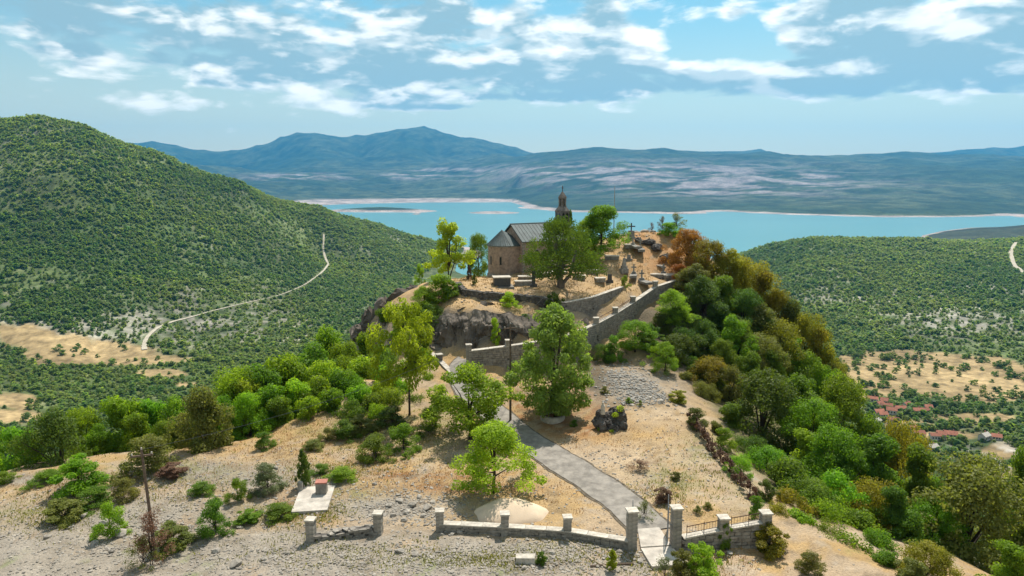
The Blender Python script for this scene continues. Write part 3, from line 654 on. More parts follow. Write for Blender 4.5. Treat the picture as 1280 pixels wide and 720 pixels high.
def pillar(parent, x, y, z0, z1, w, rz, mat=None, capw=None):
    mat = mat or M['stone']; p = empty('pillar', (x, y, z0), rz); p.parent = parent
    h = z1-z0; capt = .09; n = max(2, round((h-capt)/.24)); bh = (h-capt)/n
    for k in range(n):
        k2 = 1+random.uniform(-.03, .03); b = link('stone_block', block_mesh((w*k2, w*k2, bh-.012), mat), p); b.location = (0, 0, bh*(k+.5)); b.rotation_euler = (0, 0, random.uniform(-.02, .02))
    mb = MB(); cw = capw or w+.1; mb.box((0, 0, 0), (cw, cw, capt), 0, .006); c = mb.build('cap', M['coping'], p); c.location = (0, 0, h-capt/2)
    return p
def wall_run(parent, P_, th=.4, stone=(.36, .17), mat=None, coping=True, cop_h=.07, front_only=False, seg=1.1, stones=True, jit=.02, depth=.05):
    """P_: list of (x, y, zfoot, ztop). Core + joined face stones + separate coping stones."""
    mat = mat or M['stone']; core = MB(); st = MB()
    for (ax, ay, a0, a1), (bx, by, b0, b1) in zip(P_[:-1], P_[1:]):
        L_ = math.hypot(bx-ax, by-ay); an = math.atan2(by-ay, bx-ax); nx, ny = -math.sin(an), math.cos(an); ux, uy = math.cos(an), math.sin(an)
        t2 = th/2-.03; V = []
        for (x, y, z0, z1) in ((ax, ay, a0, a1), (bx, by, b0, b1)):
            for sd in (-1, 1):
                for z in (z0-.3, z1-(cop_h if coping else .03)): V.append((x+nx*t2*sd, y+ny*t2*sd, z))
        core.add(V, [(0, 1, 5, 4), (2, 6, 7, 3), (1, 3, 7, 5), (0, 4, 6, 2), (0, 2, 3, 1), (4, 5, 7, 6)])
        if stones:
            zmin = min(a0, b0)-.15; zt = max(a1, b1); nrow = max(1, math.ceil((zt-zmin)/stone[1]))
            for sd in ((-1,) if front_only else (-1, 1)):
                for r in range(nrow):
                    zc = zmin+(r+.5)*stone[1]; s = -random.random()*stone[0]
                    while s < L_:
                        w = stone[0]*random.uniform(.6, 1.5); c = s+w/2; s += w
                        if c < 0 or c > L_: continue
                        t = c/L_; top = a1+(b1-a1)*t-(cop_h if coping else 0); bot = a0+(b0-a0)*t-.2
                        hh = stone[1]*random.uniform(.86, 1.0)
                        if zc+hh/2 > top+.02:
                            hh2 = top-(zc-hh/2)
                            if hh2 < .05: continue
                            zz = zc-hh/2+hh2/2; hh = hh2
                        else: zz = zc
                        if zz < bot: continue
                        off = (th/2-.03+random.uniform(-.3, 1)*depth*.3)*sd
                        st.box((ax+ux*c+nx*off, ay+uy*c+ny*off, zz+random.uniform(-.01, .01)), (w*.94, .13, hh*.93), an, jit)
        if coping:
            n = max(1, round(L_/seg))
            for k in range(n):
                t = (k+.5)/n; l = L_/n-.02
                mb = MB(); mb.box((0, 0, 0), (l, th+.10+random.uniform(-.02, .03), cop_h), 0, .008); c = mb.build('coping_stone', M['coping'], parent)
                slope = math.atan2(b1-a1, L_); c.location = (ax+(bx-ax)*t, ay+(by-ay)*t, a1+(b1-a1)*t-cop_h/2+.004); c.rotation_euler = (0, -slope, an)
    core.build('core', M['mortar'], parent)
    if stones and st.v: tag(st.build('face_stones', mat, parent), kind='stuff')

# ---- front enclosure walls
ZW = lambda p: hz(p[0], p[1])
w = empty('stone_wall', G(631, 668, 0), 0, 'long low pale-topped stone wall with square pillars, left of the gateway', 'wall')
w.location = (0, 0, 0)
fp_ = [G(550, 663, 0), G(631, 667, 0), G(709, 672, 0), G(787, 685, 0)]
wall_run(w, [(p[0], p[1], ZW(p)-.02, max(ZW(p), 0)+.50) for p in fp_], .38)
for i, p in enumerate(fp_[:3]): pillar(w, p[0], p[1], ZW(p)-.1, ZW(p)+1.32, .44, .05)
w2 = empty('broken_wall', (0, 0, 0), 0, 'short broken length of low stone wall between two pillars, left of the long wall', 'wall')
bp_ = [G(389, 673, -.1), G(473, 664, 0)]
for p in bp_: pillar(w2, p[0], p[1], ZW(p)-.1, ZW(p)+1.3, .45, -.1)
q0, q1 = bp_; mids = []
for k, hh in enumerate((.30, .22, .34, .38, .5, .42, .5)):
    t = .07+.86*k/6; mids.append((q0[0]+(q1[0]-q0[0])*t, q0[1]+(q1[1]-q0[1])*t, 0, hh))
mids = [(a, b, hz(a, b)-.02, hz(a, b)+h) for a, b, c, h in mids]
wall_run(w2, mids, .42, (.4, .16), coping=False, jit=.035, depth=.12)
for k in range(11):
    t = random.uniform(.08, .95); i = min(int((t-.07)/.86*6), 5); zt = mids[max(0, i)][3]
    b = link('loose_stone', random.choice(ROCKS[:3]), w2); b.location = (q0[0]+(q1[0]-q0[0])*t, q0[1]+(q1[1]-q0[1])*t+random.uniform(-.1, .1), zt+.06); b.scale = (random.uniform(.35, .75),)*2+(random.uniform(.28, .4),); b.rotation_euler = (0, 0, random.uniform(0, 6))
# ---- gateway
gl = G(789, 685, 0); gr_ = G(844, 684, 0)
gt = empty('gateway', (0, 0, 0), 0, 'two tall stone piers with open metal gates where the asphalt path begins', 'gate')
pillar(gt, gl[0], gl[1], -.15, 2.25, .5, .12, capw=.62); pillar(gt, gr_[0], gr_[1], -.15, 2.38, .5, .12, capw=.62)
def gate_leaf(x, y, an, L_=1.9, h=2.3):
    mb = MB(); c, s = math.cos(an), math.sin(an)
    for k in range(9):
        t = L_*k/8; hh = h+.18*math.sin(k/8*math.pi); mb.tube([(x+c*t, y+s*t, .12), (x+c*t, y+s*t, hh)], .026 if k in (0, 8) else .013, 5)
    for z in (.18, 1.1, h-.05): mb.tube([(x, y, z), (x+c*L_, y+s*L_, z)], .022, 5)
    mb.add([(x+c*.02, y+s*.02, .2), (x+c*(L_-.02), y+s*(L_-.02), .2), (x+c*(L_-.02), y+s*(L_-.02), 1.08), (x+c*.02, y+s*.02, 1.08)], [(0, 1, 2, 3)])
    return mb.build('gate_leaf', M['metal'], gt)
gate_leaf(gl[0]+.12, gl[1]+.32, R(81), 1.5, 1.95); gate_leaf(gr_[0]-.36, gr_[1]+.3, R(78), 1.6, 2.2)
# ---- right front wall with railing
w3 = empty('railed_wall', (0, 0, 0), 0, 'stone wall with pale coping and rusty railing, right of the gateway', 'wall')
rp = [G(848, 684, 0), G(903, 682, -.1), G(955, 681, -.2)]
tops = [.62, .95, 1.25]
wall_run(w3, [(p[0]+(0.2 if i == 0 else 0), p[1], min(ZW(p), -.1)-.4, t) for i, (p, t) in enumerate(zip(rp, tops))], .4, stone=(.42, .2))
pillar(w3, rp[1][0], rp[1][1], -.5, 1.62, .52, .06); pillar(w3, rp[2][0], rp[2][1], -.7, 1.78, .52, .06)
for (a, ta), (b, tb) in (((rp[0], tops[0]), (rp[1], tops[1])), ((rp[1], tops[1]), (rp[2], tops[2]))):
    L_ = math.dist(a[:2], b[:2]); ux, uy = (b[0]-a[0])/L_, (b[1]-a[1])/L_; mb = MB(); s0 = .45; s1 = L_-.3
    f = lambda s, dz: (a[0]+ux*s, a[1]+uy*s, ta+(tb-ta)*s/L_+dz)
    mb.tube([f(s0, .5), f(s1, .5)], .025, 5); mb.tube([f(s0, .12), f(s1, .12)], .018, 5)
    n = int((s1-s0)/.16)
    for k in range(n+1):
        s = s0+(s1-s0)*k/n; mb.tube([f(s, .0 if k % 6 == 0 else .12), f(s, .6 if k % 6 == 0 else .5)], .022 if k % 6 == 0 else .009, 4)
    mb.build('railing', M['iron'], w3)

# ---- retaining walls of the knoll
def wall_tab(T): return [(*P(px, top, Y)[:2], P(px, foot, Y-.3)[2], P(px, top, Y)[2]) for px, top, foot, Y in T]
w4 = empty('ramp_wall', (0, 0, 0), 0, 'tall grey stone retaining wall with pillars climbing beside the ramp to the graveyard', 'wall')
T3w = wall_tab(RW); wall_run(w4, T3w, .45, (.42, .22), M['stone'], seg=1.6)
for px, hh in ((586, .62), (635, .6), (682, .58), (745, .62), (769, .62), (791, .62), (819, .65)):
    Yp = np.interp(px, [r[0] for r in RW], [r[3] for r in RW]); tp = np.interp(px, [r[0] for r in RW], [r[1] for r in RW]); q = P(px, tp, Yp-.02)
    zf = P(px, np.interp(px, [r[0] for r in RW], [r[2] for r in RW]), Yp)[2]
    pillar(w4, q[0], q[1], q[2]-(2.2 if px == 586 else 1.0), q[2]+hh, .5, .15)
for a, b in (((745, 404), (769, 391)), ((769, 391), (791, 377))):
    Ya, Yb = [np.interp(q[0], [r[0] for r in RW], [r[3] for r in RW]) for q in (a, b)]; A = Vector(P(*a, Ya)); B = Vector(P(*b, Yb)); mb = MB()
    for dz, r in ((.45, .03), (.12, .02)): mb.tube([A+Vector((0, 0, dz)), B+Vector((0, 0, dz))], r, 5)
    for k in range(1, 14):
        p = A.lerp(B, k/14); mb.tube([p, p+Vector((0, 0, .45))], .012, 4)
    mb.build('railing', M['iron'], w4)
w5 = empty('terrace_wall', (0, 0, 0), 0, 'dry-stone retaining wall holding the grassy terrace below the church', 'wall')
T5w = wall_tab(TW); wall_run(w5, T5w[:5], .6, (.34, .16), M['stone_dark'], coping=False, jit=.05, depth=.2)
w6 = empty('retaining_wall', (0, 0, 0), 0, 'mortared retaining wall with thin coping along the upper side of the ramp', 'wall')
wall_run(w6, T5w[4:], .45, (.4, .2), M['stone'], seg=1.6, cop_h=.05)
w7 = empty('parapet', (0, 0, 0), 0, 'low stone parapet on the outer bend where the path turns below the cliff', 'wall')
wall_run(w7, wall_tab([(536, 438, 452, 70.5), (549, 449, 464, 68), (572, 473, 487, 64.3)]), .42, (.38, .2), M['stone_dark'])
q = P(549, 449, 67.9); pillar(w7, q[0], q[1], q[2]-1, q[2]+.55, .55, .4, M['stone_dark']); q = P(572, 473, 64.2); pillar(w7, q[0], q[1], q[2]-1, q[2]+.2, .5, .4, M['stone_dark'])

# ------------------------------------------------------------------ paths
def ribbon(name, pts, w, mat, lift=.05, n=160, cross=8, fn=hn, kind='structure', edge=.12, wob=True):
    pts = [Vector(p[:2]) for p in pts]; L_ = [0]
    for a, b in zip(pts[:-1], pts[1:]): L_.append(L_[-1]+(b-a).length)
    t = np.linspace(0, L_[-1], n); X = np.interp(t, L_, [p.x for p in pts]); Y = np.interp(t, L_, [p.y for p in pts])
    k = max(3, n//14); ker = np.ones(k)/k
    Xp = np.convolve(np.pad(X, k//2, 'edge'), ker, 'valid')[:n]; Yp = np.convolve(np.pad(Y, k//2, 'edge'), ker, 'valid')[:n]
    dx, dy = np.gradient(Xp), np.gradient(Yp); l = np.hypot(dx, dy)+1e-9; nx, ny = -dy/l, dx/l
    off = np.linspace(-1, 1, cross+1)[None]*np.ones((n, 1)); ww = (w if np.isscalar(w) else np.interp(t, np.linspace(0, L_[-1], len(w)), w))*.5*np.ones(n)
    e1 = 1+edge*(fbm(t*.9, t*0, 3, 3)-.5)*2; e2 = 1+edge*(fbm(t*.9+50, t*0, 3, 4)-.5)*2
    off = np.where(off < 0, off*e1[:, None], off*e2[:, None])*ww[:, None]
    GX = Xp[:, None]+nx[:, None]*off; GY = Yp[:, None]+ny[:, None]*off; GZ = fn(GX, GY)+lift
    me = grid_mesh(name, GX, GY, GZ, mat); me.flip_normals() if False else None
    return tag(link(name, me), kind=kind)
ribbon('path_edge', PATH[1:]+[(-4.2, 68.1, 0)], [2.85, 3.0, 3.05, 3.05, 2.95, 2.9, 2.7], surf('path_verge', (.10, .08, .055), .95, .5, 3, .6), .03, edge=.12, n=240)
ribbon('asphalt_path', PATH[1:]+[(-4.2, 68.1, 0)], [2.5, 2.6, 2.7, 2.7, 2.6, 2.6, 2.4], M['asphalt'], .06, edge=.08, n=240)
def slab(name, poly, z, th, mat, parent=None, kind=None):
    q = [G(a, b, z) for a, b in poly]; v = [(p[0], p[1], z) for p in q]+[(p[0], p[1], z-th) for p in q]
    o = link(name, mesh(name, v, [(0, 1, 2, 3), (7, 6, 5, 4), (0, 4, 5, 1), (1, 5, 6, 2), (2, 6, 7, 3), (3, 7, 4, 0)], mat), parent)
    bm = bmesh.new(); bm.from_mesh(o.data); bmesh.ops.recalc_face_normals(bm, faces=bm.faces); bm.to_mesh(o.data); bm.free()
    return o
ap = empty('gate_apron', (0, 0, 0)); tag(ap, kind='structure')
slab('concrete_slab', [(797, 661), (824, 659), (839, 681), (801, 683.5)], .13, .3, M['concrete'], ap)
slab('concrete_slab', [(801, 685), (840, 682.5), (858, 705), (815, 708)], .09, .3, M['concrete'], ap)

# ------------------------------------------------------------------ church
def church():
    A = R(32); ox, oy, oz = 0, 90, 8.0
    root = empty('church', (ox, oy, oz), A, 'small stone church with rounded apse and grey metal roof on the hilltop', 'church')
    r = 1.82; cxx = -1.45; eh = 3.85
    mb = MB(); n = 22                                   # apse shell (stilted half round)
    pts = [(0, -r)]+[(cxx+r*math.cos(a), r*math.sin(a)) for a in np.linspace(-math.pi/2, -3*math.pi/2, n)]+[(0, r)]
    for (x, y) in pts: mb.v += [(x, y, -.6), (x, y, eh)]
    for i in range(len(pts)-1): mb.f.append((2*i+2, 2*i, 2*i+1, 2*i+3))
    apse = mb.build('apse', M['plaster'], root)
    mb = MB()                                           # cornice ring
    def ring(rr, z0, z1, nm, mat, par):
        mb = MB(); pp = [(0, -rr)]+[(cxx+rr*math.cos(a), rr*math.sin(a)) for a in np.linspace(-math.pi/2, -3*math.pi/2, n)]+[(0, rr)]; qq = [(x*.9 if x else 0, y*.93) for x, y in pp]
        for (x, y), (x2, y2) in zip(pp, qq): mb.v += [(x, y, z0), (x, y, z1), (x2, y2, z1), (x2, y2, z0)]
        for i in range(len(pp)-1):
            for k in range(4): mb.f.append((4*i+k, 4*i+(k+1) % 4, 4*i+4+(k+1) % 4, 4*i+4+k))
        return mb.build(nm, mat, par)
    ring(r+.10, eh-.16, eh, 'cornice', M['stone'], apse)
    ring(r+.12, -.6, .25, 'plinth', M['stone'], apse)
    # apse windows: slit with a recessed frame
    for ang in (188, 232):
        a = R(ang); px_, py_ = cxx+r*math.cos(a), r*math.sin(a)
        mb = MB(); mb.box((0, 0, 0), (.30, .08, 1.05), 0); f = mb.build('window', M['stone_dark'], apse); f.location = (px_, py_, 2.0); f.rotation_euler = (0, 0, a+math.pi/2)
        mb = MB(); mb.box((0, 0, 0), (.18, .05, .9), 0); g = mb.build('pane', M['glass'], f); g.location = (0, -.03, 0)
    # apse roof: facets of standing-seam metal meeting a short ridge
    er = r+.2; az_ = 5.75; rim = [(0, -er)]+[(cxx+er*math.cos(a), er*math.sin(a)) for a in np.linspace(-math.pi/2, -3*math.pi/2, 11)]+[(0, er)]
    apx = (cxx-.05, 0, az_); rd = (0.0, 0, az_-.75); seam = MB(); ar = empty('apse_roof'); ar.parent = root
    mb = MB(); v = [(x, y, eh+.0) for x, y in rim]+[apx, rd]+[(x*.98, y*.98, eh-.07) for x, y in rim]; k = len(rim); f = []
    for i in range(k-1):
        if i == 0: f.append((0, k+1, k, 1))
        elif i == k-2: f.append((k-2, k, k+1, k-1))
        else: f.append((i, k, i+1))
        f.append((i, i+1, k+2+i+1, k+2+i))
    mb.add(v, f); sheet = mb.build('roof_sheet', M['roof'], ar)
    for i in range(1, k-1): seam.tube([(rim[i][0], rim[i][1], eh+.02), (apx[0], apx[1], az_+.02)], .03, 4)
    for i in range(1, k-2):
        mx, my = (rim[i][0]+rim[i+1][0])/2, (rim[i][1]+rim[i+1][1])/2; seam.tube([(mx, my, eh+.02), (apx[0]*.7+mx*.3, my*.3, az_*.7+eh*.3+.02)], .022, 4)
    for y in (-1, 1): seam.tube([(-.5, y*er, eh+.02), (-.5, 0, az_-.45)], .022, 4)
    seam.build('seam', M['roof'], ar)
    # nave
    hw, L_, ev, rg = 2.55, 8.6, 4.5, 6.35
    mb = MB(); v = []
    for x in (0, L_): v += [(x, -hw, -.8), (x, hw, -.8), (x, hw, ev), (x, 0, rg-.05), (x, -hw, ev)]
    mb.add(v, [(4, 3, 2, 1, 0), (5, 6, 7, 8, 9), (0, 5, 9, 4), (1, 2, 7, 6)]); nave = mb.build('nave_wall', M['plaster'], root)
    for x in (0.12, L_-.12):
        for y in (-hw, hw):
            for kk in range(13):
                b = link('quoin', block_mesh((.42 if kk % 2 else .3, .14, .35), M['stone'], .008), nave); b.location = (x, y, -.3+.38*kk)
    for i, x in enumerate((2.1, 4.3, 6.5)):
        for sd in (-1, 1):
            mb = MB(); pp = [(-.26, -.6), (.26, -.6), (.26, .4)]+[(.26*math.cos(a), .4+.26*math.sin(a)) for a in np.linspace(.3, math.pi-.3, 5)]+[(-.26, .4)]
            m_ = len(pp); mb.add([(a*1.35, -.06, b*1.18) for a, b in pp]+[(a*1.35, .05, b*1.18) for a, b in pp], [tuple(range(m_)), tuple(range(m_, 2*m_))[::-1]]+[(q, (q+1) % m_, m_+(q+1) % m_, m_+q) for q in range(m_)])
            fr = mb.build('window', M['stone'], nave); fr.location = (x, sd*hw, 2.6); fr.rotation_euler = (0, 0, 0 if sd < 0 else math.pi)
            mb = MB(); mb.add([(a, -.09, b) for a, b in pp], [tuple(range(m_))]); mb.build('pane', M['glass'], fr)
    rf = empty('nave_roof'); rf.parent = root
    ovh = .3; sl = (rg-ev)/hw
    for sd in (-1, 1):
        y1 = sd*(hw+ovh); z1 = ev-ovh*sl; x0, x1 = -.3, L_+.25
        mb = MB(); mb.add([(x0, 0, rg+.1), (x1, 0, rg+.1), (x1, y1, z1+.1), (x0, y1, z1+.1), (x0, 0, rg), (x1, 0, rg), (x1, y1, z1), (x0, y1, z1)], [(0, 1, 2, 3), (7, 6, 5, 4), (3, 2, 6, 7), (0, 3, 7, 4), (1, 5, 6, 2)])
        bmsh = mb.build('roof_sheet', M['roof'], rf)
        s = MB()
        for kk in range(18):
            x = x0+.04+(x1-x0-.08)*kk/17; s.tube([(x, 0, rg+.12), (x, y1, z1+.12)], .024, 4)
        s.build('seam', M['roof'], rf)
    mb = MB(); mb.tube([(-.32, 0, rg+.12), (L_+.27, 0, rg+.12)], .07, 6); mb.build('ridge_cap', M['roof'], rf)
    # bell tower over the far end
    tw = empty('bell_tower'); tw.parent = root; tx = 7.9; T = M['tower']
    mb = MB(); mb.box((tx, 0, 3.6), (1.36, 1.36, 8.4), 0, .0)
    mb.build('tower_wall', T, tw)
    mb = MB(); mb.box((tx, 0, 6.05), (1.5, 1.5, .16), 0); mb.build('string_course', M['stone_dark'], tw)
    mb = MB(); mb.lathe([(.96, 7.8), (1.03, 7.86), (.98, 7.98), (.60, 8.45), (.54, 8.5)], 4, (tx, 0, 0), R(45), R(405)); mb.build('shoulder', T, tw)
    for sx, sy in ((-1, -1), (1, -1), (1, 1), (-1, 1)):
        mb = MB(); mb.box((tx+sx*.25, sy*.25, 8.98), (.22, .22, 1.1), 0); mb.build('column', T, tw)
    mb = MB(); mb.box((tx, 0, 9.62), (.78, .78, .22), 0); mb.build('lintel', T, tw)
    mb = MB(); mb.box((tx, 0, 8.46), (.8, .8, .12), 0); mb.build('belfry_floor', T, tw)
    mb = MB(); mb.lathe([(.05, 9.45), (.12, 9.4), (.18, 9.1), (.27, 8.9), (.26, 8.88)], 12, (tx, 0, 0)); mb.build('bell', M['bell'], tw)
    mb = MB(); mb.lathe([(.6, 9.73), (.54, 9.8), (.18, 10.35), (.0, 10.55)], 4, (tx, 0, 0), R(45), R(405)); mb.build('spire', T, tw)
    mb = MB(); mb.box((tx, 0, 10.85), (.07, .07, .8), 0); mb.box((tx, 0, 10.95), (.07, .42, .07), 0); mb.build('cross', M['iron'], tw)
    for sd, rz in ((1, 0), (-1, math.pi), (0, -math.pi/2), (2, math.pi/2)):
        c, s = math.cos(rz-math.pi/2), math.sin(rz-math.pi/2)
        for off in (-.3, .3):
            mb = MB(); mb.box((0, 0, 0), (.36, .06, .95), 0); mb.add([(-.18, -.03, .475), (.18, -.03, .475), (0, -.03, .7)], [(0, 1, 2)])
            o = mb.build('opening', M['glass'], tw); o.location = (tx+c*.68-s*off, s*.68+c*off, 7.05); o.rotation_euler = (0, 0, rz)
church()

# ------------------------------------------------------------------ graves
def grave(kind_, px, py, h=None, w=1.0, label='', rz=0, mat=None, Y=None):
    p = hit(px, py) if Y is None else (*P(px, py, Y)[:2], 0)
    if p is None: return
    x, y = p[0], p[1]; z = hz(x, y); mat = mat or M['grave']
    name = {'cross': 'grave_cross', 'obelisk': 'obelisk', 'slab': 'grave_slab', 'tomb': 'box_tomb', 'stone': 'headstone'}[kind_]
    t = empty(name, (x, y, z), rz, label, 'grave')
    if kind_ == 'cross':
        mb = MB(); mb.box((0, 0, .12), (.7, .55, .5), 0, .02); mb.box((0, 0, .45), (.5, .4, .22), 0, .02); mb.build('plinth', mat, t)
        mb = MB(); mb.box((0, 0, .5+(h-.5)/2), (.17, .13, h-.45), 0, .008); mb.build('shaft', mat, t); mb = MB(); mb.box((0, 0, h*.74), (.62, .125, .17), 0, .008); mb.build('arms', mat, t)
        mb = MB(); mb.box((0, -1.25, .16), (.85*w, 1.9, .3), 0, .02); mb.build('grave_kerb', mat, t)
    elif kind_ == 'obelisk':
        mb = MB(); mb.box((0, 0, .15), (.9, .9, .6), 0, .02); mb.box((0, 0, .6), (.66, .66, .32), 0, .02); mb.build('plinth', mat, t)
        mb = MB(); mb.box((0, 0, .76+(h-1)/2), (.46, .46, h-1), 0, 0, .45); mb.build('shaft', mat, t); mb = MB(); mb.box((0, 0, h-.1), (.06, .06, .36)); mb.box((0, 0, h-.06), (.24, .06, .06)); mb.build('finial', mat, t)
    elif kind_ == 'slab':
        mb = MB(); mb.box((0, 0, .08), (w, 1.0, .4), 0, .02); mb.build('plinth', mat, t); mb = MB(); mb.box((0, 0, .34), (w+.14, 1.12, .12), 0, .012); mb.build('top_slab', M['coping'], t)
    elif kind_ == 'tomb':
        mb = MB(); mb.box((0, 0, h/2-.1), (w, 1.5, h), 0, .0); mb.build('body', mat, t); mb = MB(); mb.box((0, 0, h-.04), (w+.16, 1.66, .11), 0, .0); mb.build('top_slab', M['coping'], t)
        mb = MB(); mb.box((0, -.1, -.02), (w+.7, 2.2, .22), 0, .01); mb.build('plinth', M['grave'], t)
    else:
        mb = MB(); mb.box((0, 0, .1), (.85, .4, .35), 0, .02); mb.build('plinth', mat, t); mb = MB(); mb.box((0, 0, h/2+.15), (.6*w, .16, h-.1), 0, .01, .08); mb.build('stone', mat, t)
grave('tomb', 627, 358, 1.15, 1.9, 'black granite box tomb with pale top in front of the church apse', R(8), M['granite'])
grave('slab', 657, 349, w=1.7, label='pale-topped grave slab beside the right foot of the apse', rz=R(6))
grave('slab', 655, 355, w=2.1, label='long low pale slab nearest the terrace edge, right of the black tomb', rz=R(4))
grave('slab', 678, 345, w=1.9, label='pale grave slab half behind the big dark tree, its left side', rz=R(10))
grave('slab', 699, 343, w=1.7, label='pale grave slab behind the trunk of the big dark tree', rz=R(10))
grave('stone', 667, 358, 1.7, .7, 'narrow dark upright gravestone left of the big tree trunk', 0, M['granite'])
grave('stone', 672, 346, 1.2, 1, 'grey headstone against the church wall under the dark tree', 0)
grave('slab', 741, 341, w=1.4, label='grey slab tomb just right of the big dark tree crown', rz=R(-8))
grave('slab', 724, 348, w=1.4, label='low grave slab right of the big dark tree trunk', rz=R(-8))
grave('stone', 762, 353, .9, .9, 'small dark headstone at the middle of the terrace edge', R(5), M['granite'])
grave('obelisk', 780, 340, 2.0, 1, 'tall pointed grave obelisk in the middle of the upper graveyard', R(10))
grave('cross', 792, 345, 1.5, 1, 'stone cross with kerbed grave just right of the obelisk', R(-12))
grave('cross', 802, 353, 1.5, 1.3, 'dark stone cross nearest the top of the ramp', R(15))
grave('cross', 829, 345, 1.5, 1, 'stone cross close to the rust-coloured tree', R(10))
grave('slab', 822, 346, w=1.8, label='white-topped grave slab left of the cross by the rust-coloured tree', rz=R(-5))
grave('tomb', 838, 352, .9, 1.6, 'dark box tomb beside the end of the ramp wall', R(-10))
grave('cross', 791, 309, 1.7, 1, 'left one of the two dark crosses standing below the summit', R(8))
grave('cross', 800, 313, 1.7, 1, 'right one of the two dark crosses standing below the summit', R(-5))
grave('slab', 787, 309, w=1.4, label='grey tomb left of the two crosses below the summit', rz=R(5))
grave('slab', 765, 323, w=1.7, label='flat pale slab alone on the straw slope left of the obelisk', rz=R(-14))
grave('slab', 750, 351, w=1.1, label='small grey slab under the edge of the dark tree on the terrace', rz=R(6))
grave('stone', 786, 326, .7, .8, 'tiny headstone on the slope above the obelisk', R(12))
grave('slab', 556, 342, w=1.4, label='grey slab left of the church under the pale green tree', rz=R(4))
# summit memorial cross
p = P(789, 291, 95.5); z = hz(p[0], p[1])
t = empty('memorial_cross', (p[0], p[1], z), R(-8), 'dark wide-armed memorial cross on a stone base at the summit', 'memorial')
mb = MB(); mb.box((0, 0, .4), (.95, .8, 1.1), 0, .02, .15); mb.build('plinth', M['grave'], t); mb = MB(); mb.box((0, 0, 1.4), (.17, .15, 1.2)); mb.build('shaft', M['granite'], t); mb = MB(); mb.box((0, 0, 1.55), (1.05, .145, .16)); mb.build('arms', M['granite'], t)
p = P(767, 300, 99); z = hz(p[0], p[1]); t = empty('radio_mast', (p[0], p[1], z), 0, 'thin dark mast rising above the bright green tree behind the church', 'mast')
top = P(767, 233, 99)[2]-z; mb = MB(); mb.tube([(0, 0, -.3), (0, 0, top*.6), (0, 0, top)], [.07, .055, .035], 6); mb.build('pole', M['metal'], t); mb = MB(); mb.tube([(0, 0, -.2), (0, 0, .4)], .14, 8); mb.build('footing', M['concrete'], t)
# ------------------------------------------------------------------ power poles and wires
def pole(px, base, top, Y=None, label='', lean=0, arms=True):
    p = hit(px, base); zt = P(px, top, p[1])[2]; h = zt-p[2]
    t = empty('power_pole', p, 0, label, 'pole')
    mb = MB(); mb.tube([(0, 0, -.4), (lean*h*.5, 0, h*.5), (lean*h, 0, h)], [.10, .085, .065], 8); mb.build('post', M['wood'], t)
    if arms:
        mb = MB(); mb.box((lean*h, 0, h-.35), (1.1, .09, .09), R(20)); mb.build('crossarm', M['wood'], t)
        for s in (-.48, 0, .48):
            mb = MB(); mb.lathe([(.02, 0), (.05, .03), (.03, .07), (.05, .1), (.0, .15)], 8); i = mb.build('insulator', M['coping'], t); i.location = (lean*h+s*math.cos(R(20)), s*math.sin(R(20)), h-.3 if s else h)
    return Vector((p[0]+lean*h, p[1], zt))
pa = pole(195, 697, 562, label='leaning weathered wooden pole rising from bare brown twigs, left foreground', lean=-.05)
pb = pole(638, 526, 405, label='tall wooden power pole in front of the ramp wall, mid picture')
def wire(a, b, sag, label, n=24, r=.012):
    mb = MB(); mb.tube([(a.lerp(b, i/n)-Vector((0, 0, sag*4*(i/n)*(1-i/n)))) for i in range(n+1)], r, 4)
    o = mb.build('overhead_wire', M['granite'], None); tag(o, label, 'wire')
wire(pa, pb, 1.0, 'thin dark overhead wire spanning between the two wooden poles')
wire(pb, Vector(P(700, 345, 88)), .6, 'thin dark overhead wire climbing from the mid pole towards the church')
wire(pb, Vector(P(592, 436, 66.5)), .4, 'thin dark stay wire slanting left from the mid pole to the ramp wall')

# ------------------------------------------------------------------ single objects of the lower plot
def mound():
    c = G(638, 646, 0); n, m_ = 12, 40; mb = MB(); mb.v.append((0, 0, .95)); a, b = 2.35, 1.6
    for i in range(1, n+1):
        t = i/n
        for k in range(m_):
            an = 2*math.pi*k/m_; w = 1+.05*math.sin(3*an+1)+.03*math.sin(7*an)
            mb.v.append((a*t*w*math.cos(an), b*t*w*math.sin(an), .95*(1-t**1.7)*(1+.05*math.sin(5*an+t*6))-.12*(t > .99)))
    for k in range(m_): mb.f.append((0, 1+k, 1+(k+1) % m_))
    for i in range(n-1):
        for k in range(m_): mb.f.append((1+i*m_+k, 1+(i+1)*m_+k, 1+(i+1)*m_+(k+1) % m_, 1+i*m_+(k+1) % m_))
    o = mb.build('sand_pile', M['sand'], None, True); o.location = (c[0], c[1]+.45, hz(c[0], c[1])-.05); tag(o, 'smooth heap of pale sand just behind the long low wall', 'sand pile')
mound()
pp = hit(691, 524); t = empty('tree_planter', (pp[0], pp[1], pp[2]), 0, 'round stone-ringed planter at the foot of the tall feathery tree', 'planter')
mb = MB()
mb.lathe([(.98, -.3), (1.02, .38), (.96, .42), (.80, .42), (.78, .1)], 24); mb.build('ring', M['coping'], t, False); mb = MB(); mb.lathe([(.79, .16), (.4, .2), (.0, .2)], 20); mb.build('soil', surf('red_soil', (.20, .10, .055), .95, .3, 5, .6), t)
o = slab('concrete_pad', [(376, 609), (419, 606), (409, 637), (364, 640)], .10, .4, M['concrete']); tag(o, 'flat pale concrete pad in the left foreground', 'slab')
p = G(401, 618, .1); t = empty('utility_box', (p[0], p[1]+.25, .1), R(6), 'small grey masonry box with reddish lid standing on the concrete pad', 'box')
mb = MB(); mb.box((0, 0, .36), (.66, .55, .72), 0, .01); mb.build('body', M['stone'], t); mb = MB(); mb.box((0, 0, .76), (.74, .62, .09), 0, .008); mb.build('lid', M['brick'], t)
